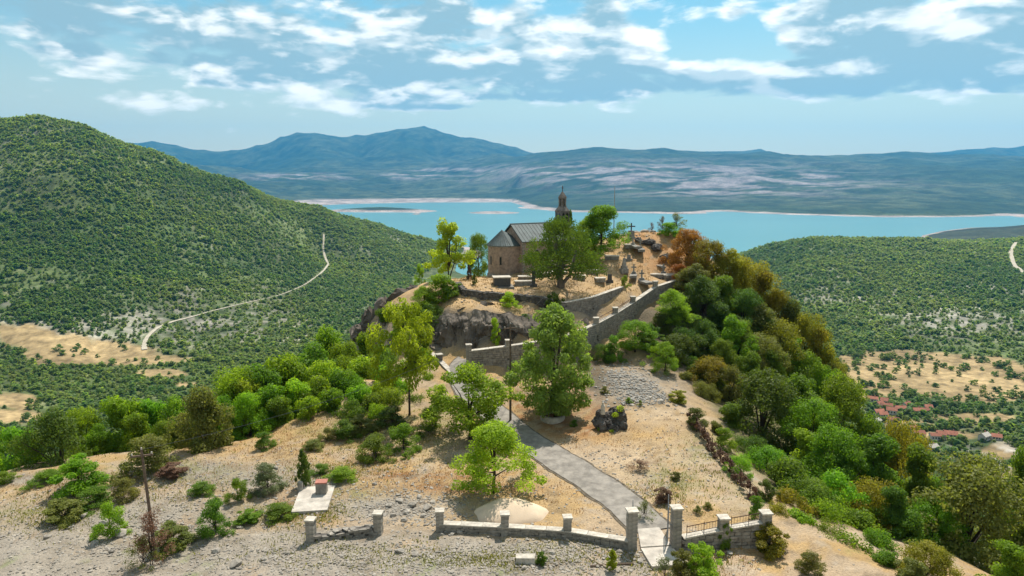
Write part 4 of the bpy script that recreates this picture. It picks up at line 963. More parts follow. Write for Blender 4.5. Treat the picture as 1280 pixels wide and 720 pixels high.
p = G(375, 613, .1); t = empty('stone_bollard', (p[0], p[1]+.1, .1), 0, 'short rounded stone post at the left back corner of the concrete pad', 'bollard')
mb = MB(); mb.lathe([(.18, -.1), (.18, .45), (.14, .56), (.0, .6)], 12); mb.build('post', M['stone'], t, True)
# dark rock grotto
pg = hit(765, 541); t = empty('rock_grotto', (pg[0], pg[1]+.9, pg[2]), 0, 'black mossy rock grotto standing alone in the dirt plot', 'rock')
for i, (dx, dy, dz, s) in enumerate([(-.85, .1, .55, 1.25), (-.6, -.4, .2, 1.0), (.1, -.45, .15, 1.15), (.8, -.2, .3, 1.15), (.9, .15, .9, 1.2), (-.75, .2, 1.05, .95), (.35, .5, 1.0, 1.5), (-.2, .55, .7, 1.4), (.8, .3, 1.35, .8), (.3, .1, .35, 1.2), (-.15, -.1, .5, .9)]):
    o = link('rock', BROCKS[i % 4], t); o.location = (dx, dy, dz); o.scale = (s, s, s); o.rotation_euler = (i, i*2.1, i*.7)
v, lv = leaves([(.3, -.3, 1.25), (.75, .1, 1.6), (-.9, -.3, .1), (0, -.8, .1)], [.28, .3, .25, .2], 500, .1, 77); o = tag(link('moss', leaf_mesh('moss', v, lv, LEAF['lime']), t), kind='stuff')
o = empty('standing_stone', (pg[0]-.62, pg[1]+.9, pg[2]+1.2), 0, 'small pale upright stone figure on top of the black rock grotto', 'statue')
o.scale = (.75, .75, .75); mb = MB(); mb.lathe([(.26, 0), (.28, .15), (.2, .45), (.22, .8), (.17, 1.0), (.08, 1.05)], 10); mb.build('body', M['coping'], o, True); mb = MB(); mb.lathe([(.05, 1.0), (.12, 1.08), (.13, 1.2), (.07, 1.3), (0, 1.32)], 10); mb.build('head', M['coping'], o, True)
# planks, stone block
def bar(name, a, b, w, mat, label, cat):
    A = Vector(hit(*a)); B = Vector(hit(*b)); A.z += w; B.z += w*1.2; mb = MB(); mb.tube([A, A.lerp(B, .5)+Vector((0, 0, .02)), B], w, 6); tag(mb.build(name, mat), label, cat)
bar('wooden_pole', (707, 674), (741, 702), .055, M['plank'], 'long pale pole lying on the gravel in front of the long wall', 'pole')
bar('wooden_board', (738, 709), (792, 706), .06, M['wood'], 'dark board lying flat at the bottom edge below the gateway', 'board')
bar('wooden_board', (745, 703), (768, 716), .05, M['plank'], 'short pale board lying slantwise beside the dark board', 'board')
p = hit(657, 703); mb = MB(); mb.box((0, 0, .17), (1.0, .55, .4), R(-4), .04); o = mb.build('stone_slab', M['coping']); o.location = p; tag(o, 'whitish squared block lying on the gravel below the middle pillar', 'stone')

# rusty fence smothered in dead creeper, right edge of the plot
fa = [hit(862, 527), hit(880, 551), hit(900, 578), hit(925, 607), hit(950, 637)]
t = empty('creeper_fence', (0, 0, 0), 0, 'rusty brown fence tangled with dead creeper along the right edge of the dirt plot', 'fence')
for (a, b) in zip(fa[:-1], fa[1:]):
    A, B = Vector(a), Vector(b); n = max(2, round((B-A).length/2.0))
    for k in range(n):
        p = A.lerp(B, k/n); p.z = hz(p.x, p.y); mb = MB(); mb.tube([p-Vector((0, 0, .2)), p+Vector((0, 0, 1.15))], .04, 5); mb.build('post', M['iron'], t)
    mb = MB()
    for dz in (.25, .55, .85, 1.1): mb.tube([A+Vector((0, 0, dz)), A.lerp(B, .5)+Vector((0, 0, dz-.04)), B+Vector((0, 0, dz))], .014, 4)
    mb.build('wire', M['iron'], t)
cs = []
for a, b in zip(fa[:-1], fa[1:]):
    for k in range(14):
        p = Vector(a).lerp(Vector(b), k/14); cs.append((p.x+random.uniform(-.12, .12), p.y, hz(p.x, p.y)+random.uniform(.1, .95)))
v, lv = leaves(cs, [random.uniform(.1, .24) for _ in cs], 2600, .10, 900, elong=2.5); o = link('dead_creeper', leaf_mesh('dead_creeper', v, lv, LEAF['brown']), t); tag(o, kind='stuff')

# ------------------------------------------------------------------ rocks
OUTC = [ # px, py(base centre), Y or None, size m, scale z, label
 (562, 425, 71.3, 4.6, 1.0, 'left'), (590, 420, 71.2, 4.6, 1.05, ''), (617, 418, 71.6, 4.4, 1.0, ''), (645, 412, 72.3, 4.0, 1.0, ''), (548, 440, 70.5, 3.2, .8, ''), (575, 398, 72.4, 3.6, .9, ''), (605, 396, 72.6, 3.6, .8, ''), (664, 402, 73.4, 3.4, .9, ''), (690, 404, 73.9, 3.2, .9, ''), (655, 390, 74, 3.0, .8, ''), (600, 440, 70.4, 3.0, .6, ''), (632, 436, 70.8, 2.8, .7, ''),
 (462, 402, 79, 3.6, 1.3, ''), (478, 392, 79.5, 3.8, 1.2, ''), (497, 378, 80.5, 3.6, 1.1, ''), (450, 418, 78, 3.0, 1.0, ''), (485, 410, 77, 3.8, 1.1, ''), (512, 368, 81, 3.0, .9, ''), (515, 388, 78.5, 3.4, .9, ''), (470, 425, 76, 3.0, .9, '')]
rk = []
for i, (px, py, Y, s, sz, _) in enumerate(OUTC):
    p = P(px, py, Y); o = link('rock_outcrop', DROCKS[i % 5]); o.location = (p[0], p[1]+.7, p[2]); o.scale = (s, s*.8, s*sz); o.rotation_euler = (random.uniform(-.3, .3), random.uniform(-.3, .3), random.uniform(0, 6)); rk.append((px, py, o))
def ordinal(n):
    u = ['', 'first', 'second', 'third', 'fourth', 'fifth', 'sixth', 'seventh', 'eighth', 'ninth', 'tenth', 'eleventh', 'twelfth', 'thirteenth', 'fourteenth', 'fifteenth', 'sixteenth', 'seventeenth', 'eighteenth', 'nineteenth']
    if n < 20: return u[n]
    tens = {2: 'twenti', 3: 'thirti', 4: 'forti', 5: 'fifti', 6: 'sixti', 7: 'seventi', 8: 'eighti', 9: 'nineti'}; b = {2: 'twenty', 3: 'thirty', 4: 'forty', 5: 'fifty', 6: 'sixty', 7: 'seventy', 8: 'eighty', 9: 'ninety'}
    if n >= 100: return ('hundredth' if n == 100 else 'hundred and '+ordinal(n-100))
    return tens[n//10]+'eth' if n % 10 == 0 else b[n//10]+'-'+u[n % 10]
def number(items, fmt, cat, group):
    for k, (px, py, o) in enumerate(sorted(items, key=lambda q: q[0])):
        tag(o, fmt % ordinal(k+1), cat, group)
number([r for r in rk if r[0] > 530], 'brown cliff rock below the church terrace, %s from the left', 'rock', 'rocks of the cliff below the church')
number([r for r in rk if r[0] <= 530], 'craggy rock on the left shoulder of the knoll, %s from the left', 'rock', 'crags on the left shoulder of the knoll')
def cliff(label, T_, nu, nv, amp, seed, mat='cliff'):
    T_ = np.array(T_, float); s = np.linspace(0, 1, nu); k = np.linspace(0, 1, len(T_)); col = [np.interp(s, k, T_[:, i]) for i in range(5)]
    top = np.array([P(a, b, d) for a, b, d in zip(col[0], col[1], col[3])]); bot = np.array([P(a, c, e) for a, c, e in zip(col[0], col[2], col[4])])
    bot[:, 2] -= 1.0; top2 = top+np.array([0, 1.2, .0]); v = np.linspace(0, 1, nv)[:, None, None]
    L_ = np.cumsum(np.r_[0, np.hypot(*np.diff(top[:, :2], axis=0).T)])
    pos = bot[None]*(1-v)+top[None]*v; U = np.broadcast_to(L_[None], pos.shape[:2]); H = pos[:, :, 2]
    rd = 1-np.abs(fbm(U*.45, H*.28, 5, seed, .6)*2-1); st = fbm(U*1.5, H*.5, 4, seed+5, .6); blk = vnoise(np.floor(U*.9+H*.25)*1.7, np.floor(H*.8+U*.2)*2.3, seed+9)
    out = (rd-.55)*amp*1.6+(st-.5)*amp*1.1+(blk-.5)*amp*.7
    edge = np.minimum(1, np.minimum(v[..., 0]*6, (1-v[..., 0])*5+.15))
    pos = pos.copy(); pos[:, :, 1] -= out*edge+.35*edge; pos[:, :, 0] += (fbm(U*2+9, H*2, 3, seed+2)-.5)*.3
    pos[:, :, 2] += (fbm(U*.9, H*0+v[..., 0]*3, 3, seed+7)-.5)*.9*v[..., 0]
    pos = np.concatenate([pos, (pos[-1]+np.array([0, 1.6, -.5]))[None]])
    me = grid_mesh('cliff_face', pos[:, :, 0], pos[:, :, 1], pos[:, :, 2], M[mat]); me.polygons.foreach_set('use_smooth', [False]*len(me.polygons)); tag(link('cliff_face', me), kind='structure')
cliff('', [(528, 404, 446, 74, 72.5), (545, 396, 450, 72.6, 71.2), (570, 388, 450, 71.7, 70.2), (600, 389, 448, 71.2, 69.8), (630, 390, 446, 71.3, 69.8), (655, 393, 442, 72.0, 70.1), (685, 398, 436, 73.0, 71.2), (712, 404, 428, 74.2, 72.6), (735, 400, 418, 75.4, 74.2)], 230, 60, .8, 71)
cliff('', [(438, 412, 446, 80, 77.5), (455, 398, 448, 80, 77), (475, 381, 440, 81, 76.5), (500, 366, 425, 82, 75.5), (520, 358, 405, 82.5, 75.5), (532, 362, 395, 80, 75.3)], 120, 60, 1.3, 91)
cliff('', [(770, 418, 440, 75.6, 73.6), (800, 392, 440, 79, 75), (830, 374, 455, 82, 73), (860, 362, 465, 84, 72), (890, 358, 465, 85, 72)], 150, 70, 1.1, 111)
# loose rocks one can pick out
LR = [(500, 627, .7), (516, 632, .8), (508, 641, .6), (524, 622, .5), (492, 645, .55), (535, 636, .8), (478, 640, .45), (541, 628, .5), (487, 633, .6), (529, 646, .5), (505, 651, .6), (547, 645, .45), (498, 619, .4), (558, 664, .5), (565, 668, .4), (574, 666, .55), (553, 669, .4), (499, 690, .6), (519, 694, .6), (417, 669, .4), (405, 672, .5), (430, 670, .4), (130, 655, .9), (150, 668, 1.1), (105, 645, .6), (88, 660, .7), (118, 680, .6), (215, 668, .5), (270, 690, .7), (295, 707, .9), (300, 660, .5), (60, 672, .6), (140, 690, .5), (655, 711, .4), (690, 692, .5), (775, 690, .5), (760, 684, .4), (800, 702, .5), (811, 498, .6), (826, 503, .7), (835, 508, .5), (790, 507, .5), (912, 692, .45), (885, 695, .35), (330, 700, .5), (360, 693, .4), (210, 594, .5), (186, 600, .5), (345, 585, .5), (330, 616, .4), (308, 380+220, .4), (468, 606, .4), (556, 622, .35), (630, 640-80, .3), (642, 480, .9), (668, 300+180, .4)]
items = []
for i, (px, py, s) in enumerate(LR):
    p = hit(px, py)
    if p is None: continue
    o = link('boulder', ROCKS[i % 6]); o.location = (p[0], p[1], p[2]+s*.12); o.scale = (s*1.1, s*1.1, s); o.rotation_euler = (0, 0, random.uniform(0, 6)); items.append((px, py, o))
number([q for q in items if q[1] < 660 and 470 < q[0] < 560], 'pale loose rock on the ground behind the broken wall, %s from the left', 'rock', 'loose rocks behind the broken wall')
number([q for q in items if q[1] >= 660 and 390 < q[0]], 'pale rock lying on the gravel before the front walls, %s from the left', 'rock', 'rocks before the front walls')
number([q for q in items if q[0] <= 390], 'grey rock on the stony left foreground slope, %s from the left', 'rock', 'rocks on the left foreground slope')
number([q for q in items if q[1] < 660 and (q[0] >= 560 or 390 < q[0] <= 470)], 'pale rock lying in the dirt plot and by the scree, %s from the left', 'rock', 'rocks in the plot')
# summit crest
items = []
for i, (px, py, Y, s) in enumerate([(776, 283, 99, 1.6), (786, 281, 99.5, 1.5), (796, 282, 99, 1.7), (806, 284, 98, 1.5), (815, 289, 97, 1.3), (826, 317, 89, 1.3), (798, 297, 94, 1.2), (812, 303, 93, 1.6), (822, 306, 92, 1.8), (833, 312, 90.5, 1.5), (829, 330, 87, 1.4)]):
    p = P(px, py, Y); z = hz(p[0], p[1]); o = link('boulder', (BROCKS if 6 <= i != 5 else ROCKS)[i % 4]); o.location = (p[0], p[1], z+s*.12); o.scale = (s*1.3, s, s*.7); o.rotation_euler = (0, 0, i*1.3); items.append((px, py, o))
number(items, 'rock on the summit and slope above the graves, %s from the left', 'rock', 'summit rocks')
# scattered small stones: uncountable
_gx = np.arange(-130, 130, .5); _gy = np.arange(8, 125, .5); _GH = hn(*np.meshgrid(_gx, _gy))
def fasth(x, y):
    i = np.clip(((x-_gx[0])/.5), 0, len(_gx)-1.001); j = np.clip((y-_gy[0])/.5, 0, len(_gy)-1.001); a = i.astype(int); b = j.astype(int); fx = i-a; fy = j-b
    return (_GH[b, a]*(1-fx)+_GH[b, a+1]*fx)*(1-fy)+(_GH[b+1, a]*(1-fx)+_GH[b+1, a+1]*fx)*fy
def vhit(px, py):
    u = (px-CX)/F; v = (CY-py)/F; dx, dy, dz = u, math.cos(PITCH)+v*math.sin(PITCH), -math.sin(PITCH)+v*math.cos(PITCH)
    t = np.linspace(28, 122, 420)[None]; z = fasth(dx[:, None]*t, dy[:, None]*t); below = (CH+dz[:, None]*t) < z
    i = np.maximum(below.argmax(1), 1); ok = below.any(1); r_ = np.arange(len(px)); g1 = (CH+dz*t[0][i]-z[r_, i]); g0 = (CH+dz*t[0][i-1]-z[r_, i-1]); tt = t[0][i-1]+(t[0][i]-t[0][i-1])*g0/np.maximum(g0-g1, 1e-6); return (dx*tt)[ok], (dy*tt)[ok]
def scatter(name, n, boxes, smin, smax, meshes, mat, seed, fn=hn, lift=.1):
    g = np.random.default_rng(seed); V = []; Fc = []; o = 0
    tpl = [(np.array([v.co[:] for v in m_.vertices]), np.array([list(p.vertices) for p in m_.polygons])) for m_ in meshes]
    xs = []; ys = []
    for (px, py, sx, sy, k) in boxes:
        m_ = int(n*k); a = g.normal(px, sx, m_); b = g.normal(py, sy, m_)
        for q, w in zip(a, b):
            xs.append(q); ys.append(min(w, 735))
    xs, ys = vhit(np.array(xs), np.array(ys))
    z = fn(xs, ys); s = np.exp(g.uniform(math.log(smin), math.log(smax), len(xs)))
    for i in range(len(xs)):
        tv, tf = tpl[g.integers(len(tpl))]; a = g.random()*6.28; c, si = math.cos(a), math.sin(a)
        v = tv*s[i]*np.array([1.1, 1.1, .8]); v = np.stack([v[:, 0]*c-v[:, 1]*si, v[:, 0]*si+v[:, 1]*c, v[:, 2]], 1)+np.array([xs[i], ys[i], z[i]+s[i]*lift])
        V.append(v); Fc.append(tf+o); o += len(v)
    V = np.concatenate(V); Fc = np.concatenate(Fc)
    ob = link(name, mesh(name, V, Fc, mat)); return ob
TET = [rock_mesh('pebble', 600+i, 1, .9, M['rock'], (1, .8, .55)) for i in range(5)]
o = scatter('loose_stones', 12500, [(450, 600, 90, 20, .07), (600, 610, 60, 15, .03), (780, 600, 70, 30, .05), (620, 700, 130, 16, .22), (380, 700, 110, 14, .16), (120, 670, 90, 30, .22), (510, 636, 36, 12, .10), (250, 600, 80, 18, .08), (470, 640, 70, 12, .05), (720, 690, 60, 14, .08), (300, 640, 80, 20, .06), (850, 560, 60, 40, .03)], .04, .26, TET, M['rock'], 5); tag(o, 'loose pale stones strewn over the gravel foreground', 'stones', kind='stuff')
o = scatter('scree', 1500, [(792, 485, 22, 11, .55), (775, 468, 14, 9, .25), (815, 496, 18, 5, .2)], .10, .38, TET, M['grave'], 6); tag(o, 'fan of grey scree spilling below the ramp wall', 'scree', kind='stuff')
o = scatter('terrace_stones', 300, [(610, 372, 24, 4, .5), (780, 300, 20, 12, .5)], .1, .35, TET, M['grave'], 8); tag(o, 'small stones scattered over the hilltop ground', 'stones', kind='stuff')
# grass tufts and weeds
def tufts(name, n, boxes, h0, h1, mat, seed, label, blades=7, spread=.16):
    g = np.random.default_rng(seed); xs = []; ys = []
    for (px, py, sx, sy, k) in boxes:
        m_ = int(n*k); a = g.normal(px, sx, m_); b = g.normal(py, sy, m_)
        for q, w in zip(a, b):
            xs.append(q); ys.append(min(w, 740))
    xs, ys = vhit(np.array(xs), np.array(ys))
    dd = seg_dist(xs, ys, PATH2); ok = dd > 1.6; xs, ys = xs[ok], ys[ok]
    z = hn(xs, ys); N_ = len(xs)*blades
    bx = np.repeat(xs, blades)+g.normal(0, spread*1.5, N_); by = np.repeat(ys, blades)+g.normal(0, spread, N_); bz = np.repeat(z, blades)-.03
    hh = g.uniform(h0, h1, N_); an = g.uniform(0, 6.28, N_); ln = g.uniform(.1, .6, N_)*hh; w = .018+.018*g.random(N_)
    c, s = np.cos(an), np.sin(an)
    base = np.stack([bx, by, bz], 1); sd = np.stack([-s*w, c*w, w*0], 1); tip = base+np.stack([c*ln, s*ln, hh], 1); mid = base+np.stack([c*ln*.4, s*ln*.4, hh*.6], 1)
    v = np.stack([base-sd, base+sd, mid+sd*.8, tip], 1).reshape(-1, 3)
    o = link(name, leaf_mesh(name, v, np.repeat(g.random(N_), 4), mat)); tag(o, label, 'grass', kind='stuff')
tufts('dry_grass', 3000, [(450, 590, 90, 18, .2), (600, 600, 60, 12, .1), (400, 540, 70, 18, .16), (740, 620, 40, 14, .05), (90, 605, 60, 12, .1), (800, 600, 70, 40, .05), (770, 550, 60, 14, .06), (660, 490, 30, 18, .08), (910, 695, 30, 10, .03), (340, 560, 60, 14, .1), (760, 460, 30, 14, .07)], .05, .15, LEAF['straw'], 31, 'dry straw-coloured grass tufts over the plot and slope')
tufts('green_weeds', 3600, [(480, 540, 60, 18, .22), (70, 640, 50, 14, .10), (420, 590, 40, 8, .07), (850, 700, 30, 12, .14), (830, 615, 26, 10, .04), (360, 645, 30, 8, .06), (880, 590, 35, 25, .06), (600, 700, 50, 5, .06), (440, 690, 90, 12, .06), (190, 600, 60, 20, .10), (400, 638, 24, 7, .04), (715, 690, 50, 12, .05)], .06, .2, LEAF['olive'], 33, 'low green weeds growing in patches on stony ground')
def htufts():
    g = np.random.default_rng(44); n = 2600; xs = g.uniform(-9, 26, n); ys = g.uniform(72, 100, n); z = hn(xs, ys); ok = z > 6; xs, ys, z = xs[ok], ys[ok], z[ok]; b = 6; N_ = len(xs)*b
    bx = np.repeat(xs, b)+g.normal(0, .2, N_); by = np.repeat(ys, b)+g.normal(0, .2, N_); hh = g.uniform(.06, .2, N_); an = g.uniform(0, 6.28, N_); c, s = np.cos(an), np.sin(an); w = .05
    base = np.stack([bx, by, np.repeat(z, b)-.03], 1); sd = np.stack([-s*w, c*w, 0*s], 1); tip = base+np.stack([c*hh*.4, s*hh*.4, hh], 1); mid = base+np.stack([c*hh*.2, s*hh*.2, hh*.6], 1)
    o = link('hilltop_grass', leaf_mesh('hilltop_grass', np.stack([base-sd, base+sd, mid+sd*.8, tip], 1).reshape(-1, 3), np.repeat(g.random(N_), 4), LEAF['straw'])); tag(o, 'dry golden grass tufts over the hilltop graveyard', 'grass', kind='stuff')
htufts()

# ------------------------------------------------------------------ named trees
T = tree
T('lime2', 'lime', 617, 529, 102, 616, name='lime_green_tree', label='round bright lime-green tree with thin trunk beside the sand pile')
T('lime1', 'lime', 588, 456, 112, 549, name='lime_green_tree', label='spreading yellow-green tree beside the top of the asphalt path')
T('feather', 'feathery', 694, 384, 98, 524, name='feathery_tree', label='tall feathery pale green tree growing in the round planter', barkm='bark')
T('tall', 'lime', 512, 377, 86, 519, name='tall_tree', label='tall thin-trunked pale green tree left of the path bend')
T('spread', 'dark', 700, 273, 96, 359, name='spreading_tree', label='big dark green many-stemmed tree in front of the church nave', barkm='barkgrey')
T('lime2', 'bright', 752, 257, 64, Y=91, name='leafy_tree', label='vivid green tree rising just behind the big dark hilltop tree')
T('wispy', 'lime', 560, 274, 60, Y=85, name='wispy_tree', label='tall airy pale green tree on the left end of the hilltop')
T('oak2', 'green', 597, 292, 28, Y=92, name='small_tree', label='small mid-green tree just left of the church apse')
T('column', 'dark', 607, 316, 9, 338, name='small_cypress', label='narrow dark cypress beside the apse wall')
T('thin', 'brown', 588, 325, 12, 345, name='dry_shrub', label='brown dried shrub between the pale tree and the small cypress', cat='shrub')
T('column', 'olive', 593, 342, 7, 356, name='small_cypress', label='small olive-brown cypress near the terrace edge left of the black tomb')
T('column', 'brown', 586, 331, 7, 350, name='small_cypress', label='tiny brown cypress leftmost of the three near the apse')
T('oak4', 'bright', 736, 270, 46, Y=93, name='leafy_tree', label='rounded bright green crown filling between the big dark tree and the vivid one')
T('cone', 'dark', 713, 263, 13, Y=103, name='conifer', label='small dark conifer behind the bell tower')
T('shrub2', 'green', 781, 344, 14, 359, name='round_bush', label='small round green bush at the top of the ramp', cat='bush')
T('shrub1', 'lime', 637, 365, 26, Y=73.5, name='leafy_bush', label='lime-green bush on the ledge below the terrace wall', cat='bush')
T('shrub3', 'dark', 692, 366, 26, Y=74.2, name='leafy_bush', label='dark green bush growing from the terrace wall below the big tree', cat='bush')
T('shrub1', 'lime', 618, 397, 14, Y=69.8, name='leafy_bush', label='small lime-green bush clinging to the cliff face', cat='bush')
T('shrub1', 'green', 656, 392, 14, Y=72, name='leafy_bush', label='small green bush on the cliff behind the ramp wall', cat='bush')
for px, yt, w_, Y, k, l, lab in [(548, 343, 44, 75.5, 'shrub1', 'bright', 'bright green bush on the hilltop edge below the pale airy tree'), (530, 358, 40, 75, 'oak4', 'bright', 'green bush left of the grassy ledge'), (562, 350, 28, 76, 'shrub3', 'green', 'dark green bush at the left end of the terrace wall'), (536, 380, 48, 73.5, 'oak4', 'green', 'bushy green tree on the left of the cliff'), (524, 330, 14, 84, 'shrub2', 'bright', 'small green bush on the far left hilltop edge'),
    (842, 362, 48, 76.5, 'oak4', 'lime', 'yellow-green tree just below the top of the ramp wall'), (795, 401, 46, 71, 'oak2', 'bright', 'bright green tree at the foot of the ramp wall'), (832, 428, 38, 67, 'oak4', 'lime', 'yellow-green upright tree at the scree edge'), (813, 415, 34, 71.5, 'shrub3', 'green', 'green bush behind the scree in the shade of the ramp wall'), (768, 420, 28, 69.5, 'shrub1', 'green', 'dark green bush between the feathery tree and the scree'),
    (862, 287, 62, 88, 'oak3', 'rust', 'rust-orange tree on the right of the hilltop'), (846, 266, 34, 96, 'thin', 'olive', 'thin olive tree on the summit skyline'), (828, 270, 16, 96, 'thin', 'brown', 'bare pinkish shrub on the summit skyline'), (836, 278, 34, 95, 'shrub1', 'bright', 'green bush on the summit beside the bare shrub'), (815, 278, 10, 97, 'thin', 'brown', 'tiny bare shrub left on the summit skyline'),
    (885, 300, 58, 87, 'oak2', 'gold', 'golden green tree right of the rust-orange tree'), (912, 312, 60, 86, 'oak4', 'gold', 'yellow-olive tree on the right shoulder of the knoll'), (868, 330, 56, 83, 'oak4', 'olive', 'olive tree below the rust-orange tree'), (880, 345, 64, 80, 'oak4', 'dark', 'dark tree in the shaded hollow under the graveyard edge'), (850, 330, 30, 85, 'shrub1', 'rust', 'small rust-coloured bush at the end of the ramp wall')]:
    T(k, l, px, yt, w_, Y=Y, name='tree' if k[0] in 'ot' else 'bush', label=lab, cat='tree' if k[0] in 'ot' else 'bush')
# right knoll flank: dense wood
RF = [ # px, ytop, w, Y, leaf
 (935, 322, 60, 86, 'gold'), (955, 340, 56, 85, 'gold'), (975, 362, 50, 84, 'gold'), (992, 375, 50, 83, 'olive'), (1008, 392, 46, 82, 'gold'), (1022, 412, 44, 81, 'gold'), (1036, 432, 42, 80, 'gold'), (1050, 452, 36, 79, 'olive'),
 (905, 345, 64, 82, 'green'), (930, 362, 62, 81, 'dark'), (950, 380, 60, 80, 'olive'), (972, 400, 58, 79, 'gold'), (990, 422, 56, 78, 'bright'), (1010, 440, 54, 77, 'green'), (1030, 458, 50, 76, 'bright'),
 (900, 380, 60, 77, 'dark'), (925, 400, 60, 76, 'green'), (915, 395, 50, 74, 'bright'), (948, 418, 58, 75, 'olive'), (968, 440, 58, 73, 'green'), (880, 400, 50, 74, 'dark'), (860, 392, 40, 77, 'dark'), (872, 420, 50, 72, 'dark'), (905, 425, 44, 71, 'green'), (940, 440, 50, 70, 'green'),
 (890, 448, 52, 67, 'gold'), (862, 446, 34, 70, 'green'), (915, 458, 48, 65, 'olive'), (880, 478, 34, 64, 'olive'),
 (955, 466, 118, 60, 'dark'), (1052, 472, 92, 60, 'green'), (1000, 470, 70, 66, 'green'), (1020, 500, 70, 58, 'bright'), (915, 505, 56, 58, 'green'), (1090, 520, 64, 57, 'green'), (1130, 530, 70, 56, 'gold'), (1100, 545, 90, 51, 'green'), (1040, 535, 96, 51, 'bright'), (990, 575, 100, 47, 'green'), (960, 560, 60, 50, 'bright'), (1150, 560, 80, 50, 'green'),
 (985, 612, 74, 43, 'gold'), (1035, 625, 88, 43, 'bright'), (1075, 640, 80, 43, 'green'), (1098, 665, 66, 40, 'bright'), (1218, 573, 170, 46, 'olive'), (1160, 680, 60, 36, 'gold'), (1268, 682, 76, 35, 'bright'), (1045, 590, 80, 46, 'bright'), (1085, 600, 80, 46, 'gold'), (1120, 610, 60, 44, 'green'), (1180, 600, 70, 52, 'green'), (1280, 560, 60, 56, 'green'),
 (925, 570, 34, 46, 'bright'), (895, 528, 32, 54, 'olive'), (958, 600, 26, 42.5, 'dark'), (858, 410, 44, 73, 'dark'), (846, 385, 44, 76, 'green'), (828, 392, 40, 75.5, 'dark'), (812, 405, 36, 74, 'dark'), (848, 418, 44, 71, 'dark'), (858, 465, 34, 66.5, 'olive'), (785, 425, 30, 72, 'dark'), (755, 430, 30, 70, 'dark'), (845, 445, 34, 69.5, 'dark'), (872, 455, 40, 68, 'dark'), (895, 470, 44, 66, 'green'), (1010, 600, 70, 45, 'green'), (1000, 650, 70, 40.5, 'bright'), (1060, 668, 90, 38.5, 'bright'), (1030, 660, 60, 39.5, 'green'), (1110, 690, 60, 36.5, 'green'), (970, 640, 50, 41, 'gold'), (1140, 640, 70, 43, 'green'), (1170, 625, 60, 46, 'bright'), (1010, 540, 70, 53, 'bright'), (1065, 560, 80, 50, 'green'), (940, 545, 50, 52, 'dark'), (1300, 620, 90, 44, 'green'), (1340, 600, 100, 46, 'olive'), (1385, 640, 110, 42, 'green')]
ks = ['oak1', 'band1', 'oak3', 'band2', 'oak2', 'band1', 'lime1']
for i, (px, yt, w_, Y, l) in enumerate(RF): T('oak3' if w_ > 110 else ks[i % 7], l, px, yt, w_*1.1, Y=Y, name='tree', band='right', sunk=.4)
# left band of trees
LF = [(20, 540, 60, 53, 'bright'), (66, 518, 68, 52, 'dark'), (-30, 530, 80, 53, 'bright'), (100, 515, 60, 56, 'bright'), (150, 502, 78, 57, 'bright'), (188, 505, 60, 58, 'bright'), (222, 500, 60, 58, 'bright'), (253, 488, 74, 52, 'brownish'), (290, 470, 84, 59, 'bright'), (325, 468, 80, 60, 'green'), (355, 452, 84, 64, 'bright'), (388, 440, 80, 67, 'green'), (410, 418, 60, 72, 'bright'), (432, 436, 60, 70, 'bright'), (455, 455, 70, 66, 'lime'), (480, 470, 70, 63, 'bright'), (425, 470, 70, 63, 'green'), (395, 480, 70, 61, 'bright'), (440, 480, 50, 62, 'bright'), (340, 490, 60, 58, 'bright'), (370, 485, 60, 60, 'lime'), (478, 440, 44, 70, 'green'), (455, 425, 36, 75, 'bright'), (310, 500, 50, 56, 'bright'), (480, 395, 34, 77, 'green'), (500, 390, 40, 75, 'bright'), (525, 440, 40, 68, 'bright'), (535, 470, 40, 65, 'bright'), (490, 495, 60, 59.5, 'green'), (530, 420, 34, 70, 'green'), (520, 395, 30, 74, 'bright'), (120, 535, 40, 55, 'bright'), (45, 548, 34, 53, 'bright'), (205, 530, 40, 54, 'green'), (505, 460, 44, 66, 'green'), (466, 500, 44, 58.5, 'green'), (550, 492, 34, 62, 'lime'), (228, 520, 40, 55, 'olive'), (270, 500, 60, 56, 'bright'), (170, 520, 50, 55, 'bright'), (305, 485, 60, 58, 'lime'), (400, 460, 60, 64, 'lime'), (375, 465, 60, 63, 'bright'), (430, 455, 50, 67, 'bright'), (450, 490, 56, 60, 'bright'), (415, 495, 56, 59, 'bright'), (475, 485, 50, 61, 'lime'), (500, 480, 50, 62, 'bright'), (520, 500, 46, 60, 'green'), (385, 505, 50, 57.5, 'bright'), (350, 505, 50, 57, 'green'), (440, 510, 44, 57, 'green'), (545, 520, 40, 58, 'bright'), (470, 515, 44, 56.5, 'bright')]
for i, (px, yt, w_, Y, l) in enumerate(LF): T(('band1', 'oak4', 'band2', 'oak3', 'band1')[i % 5], 'olive' if l == 'brownish' else l, px, yt-(8 if 270 < px < 500 else 3), w_*1.3, Y=Y, name='tree', band='left', sunk=.2)
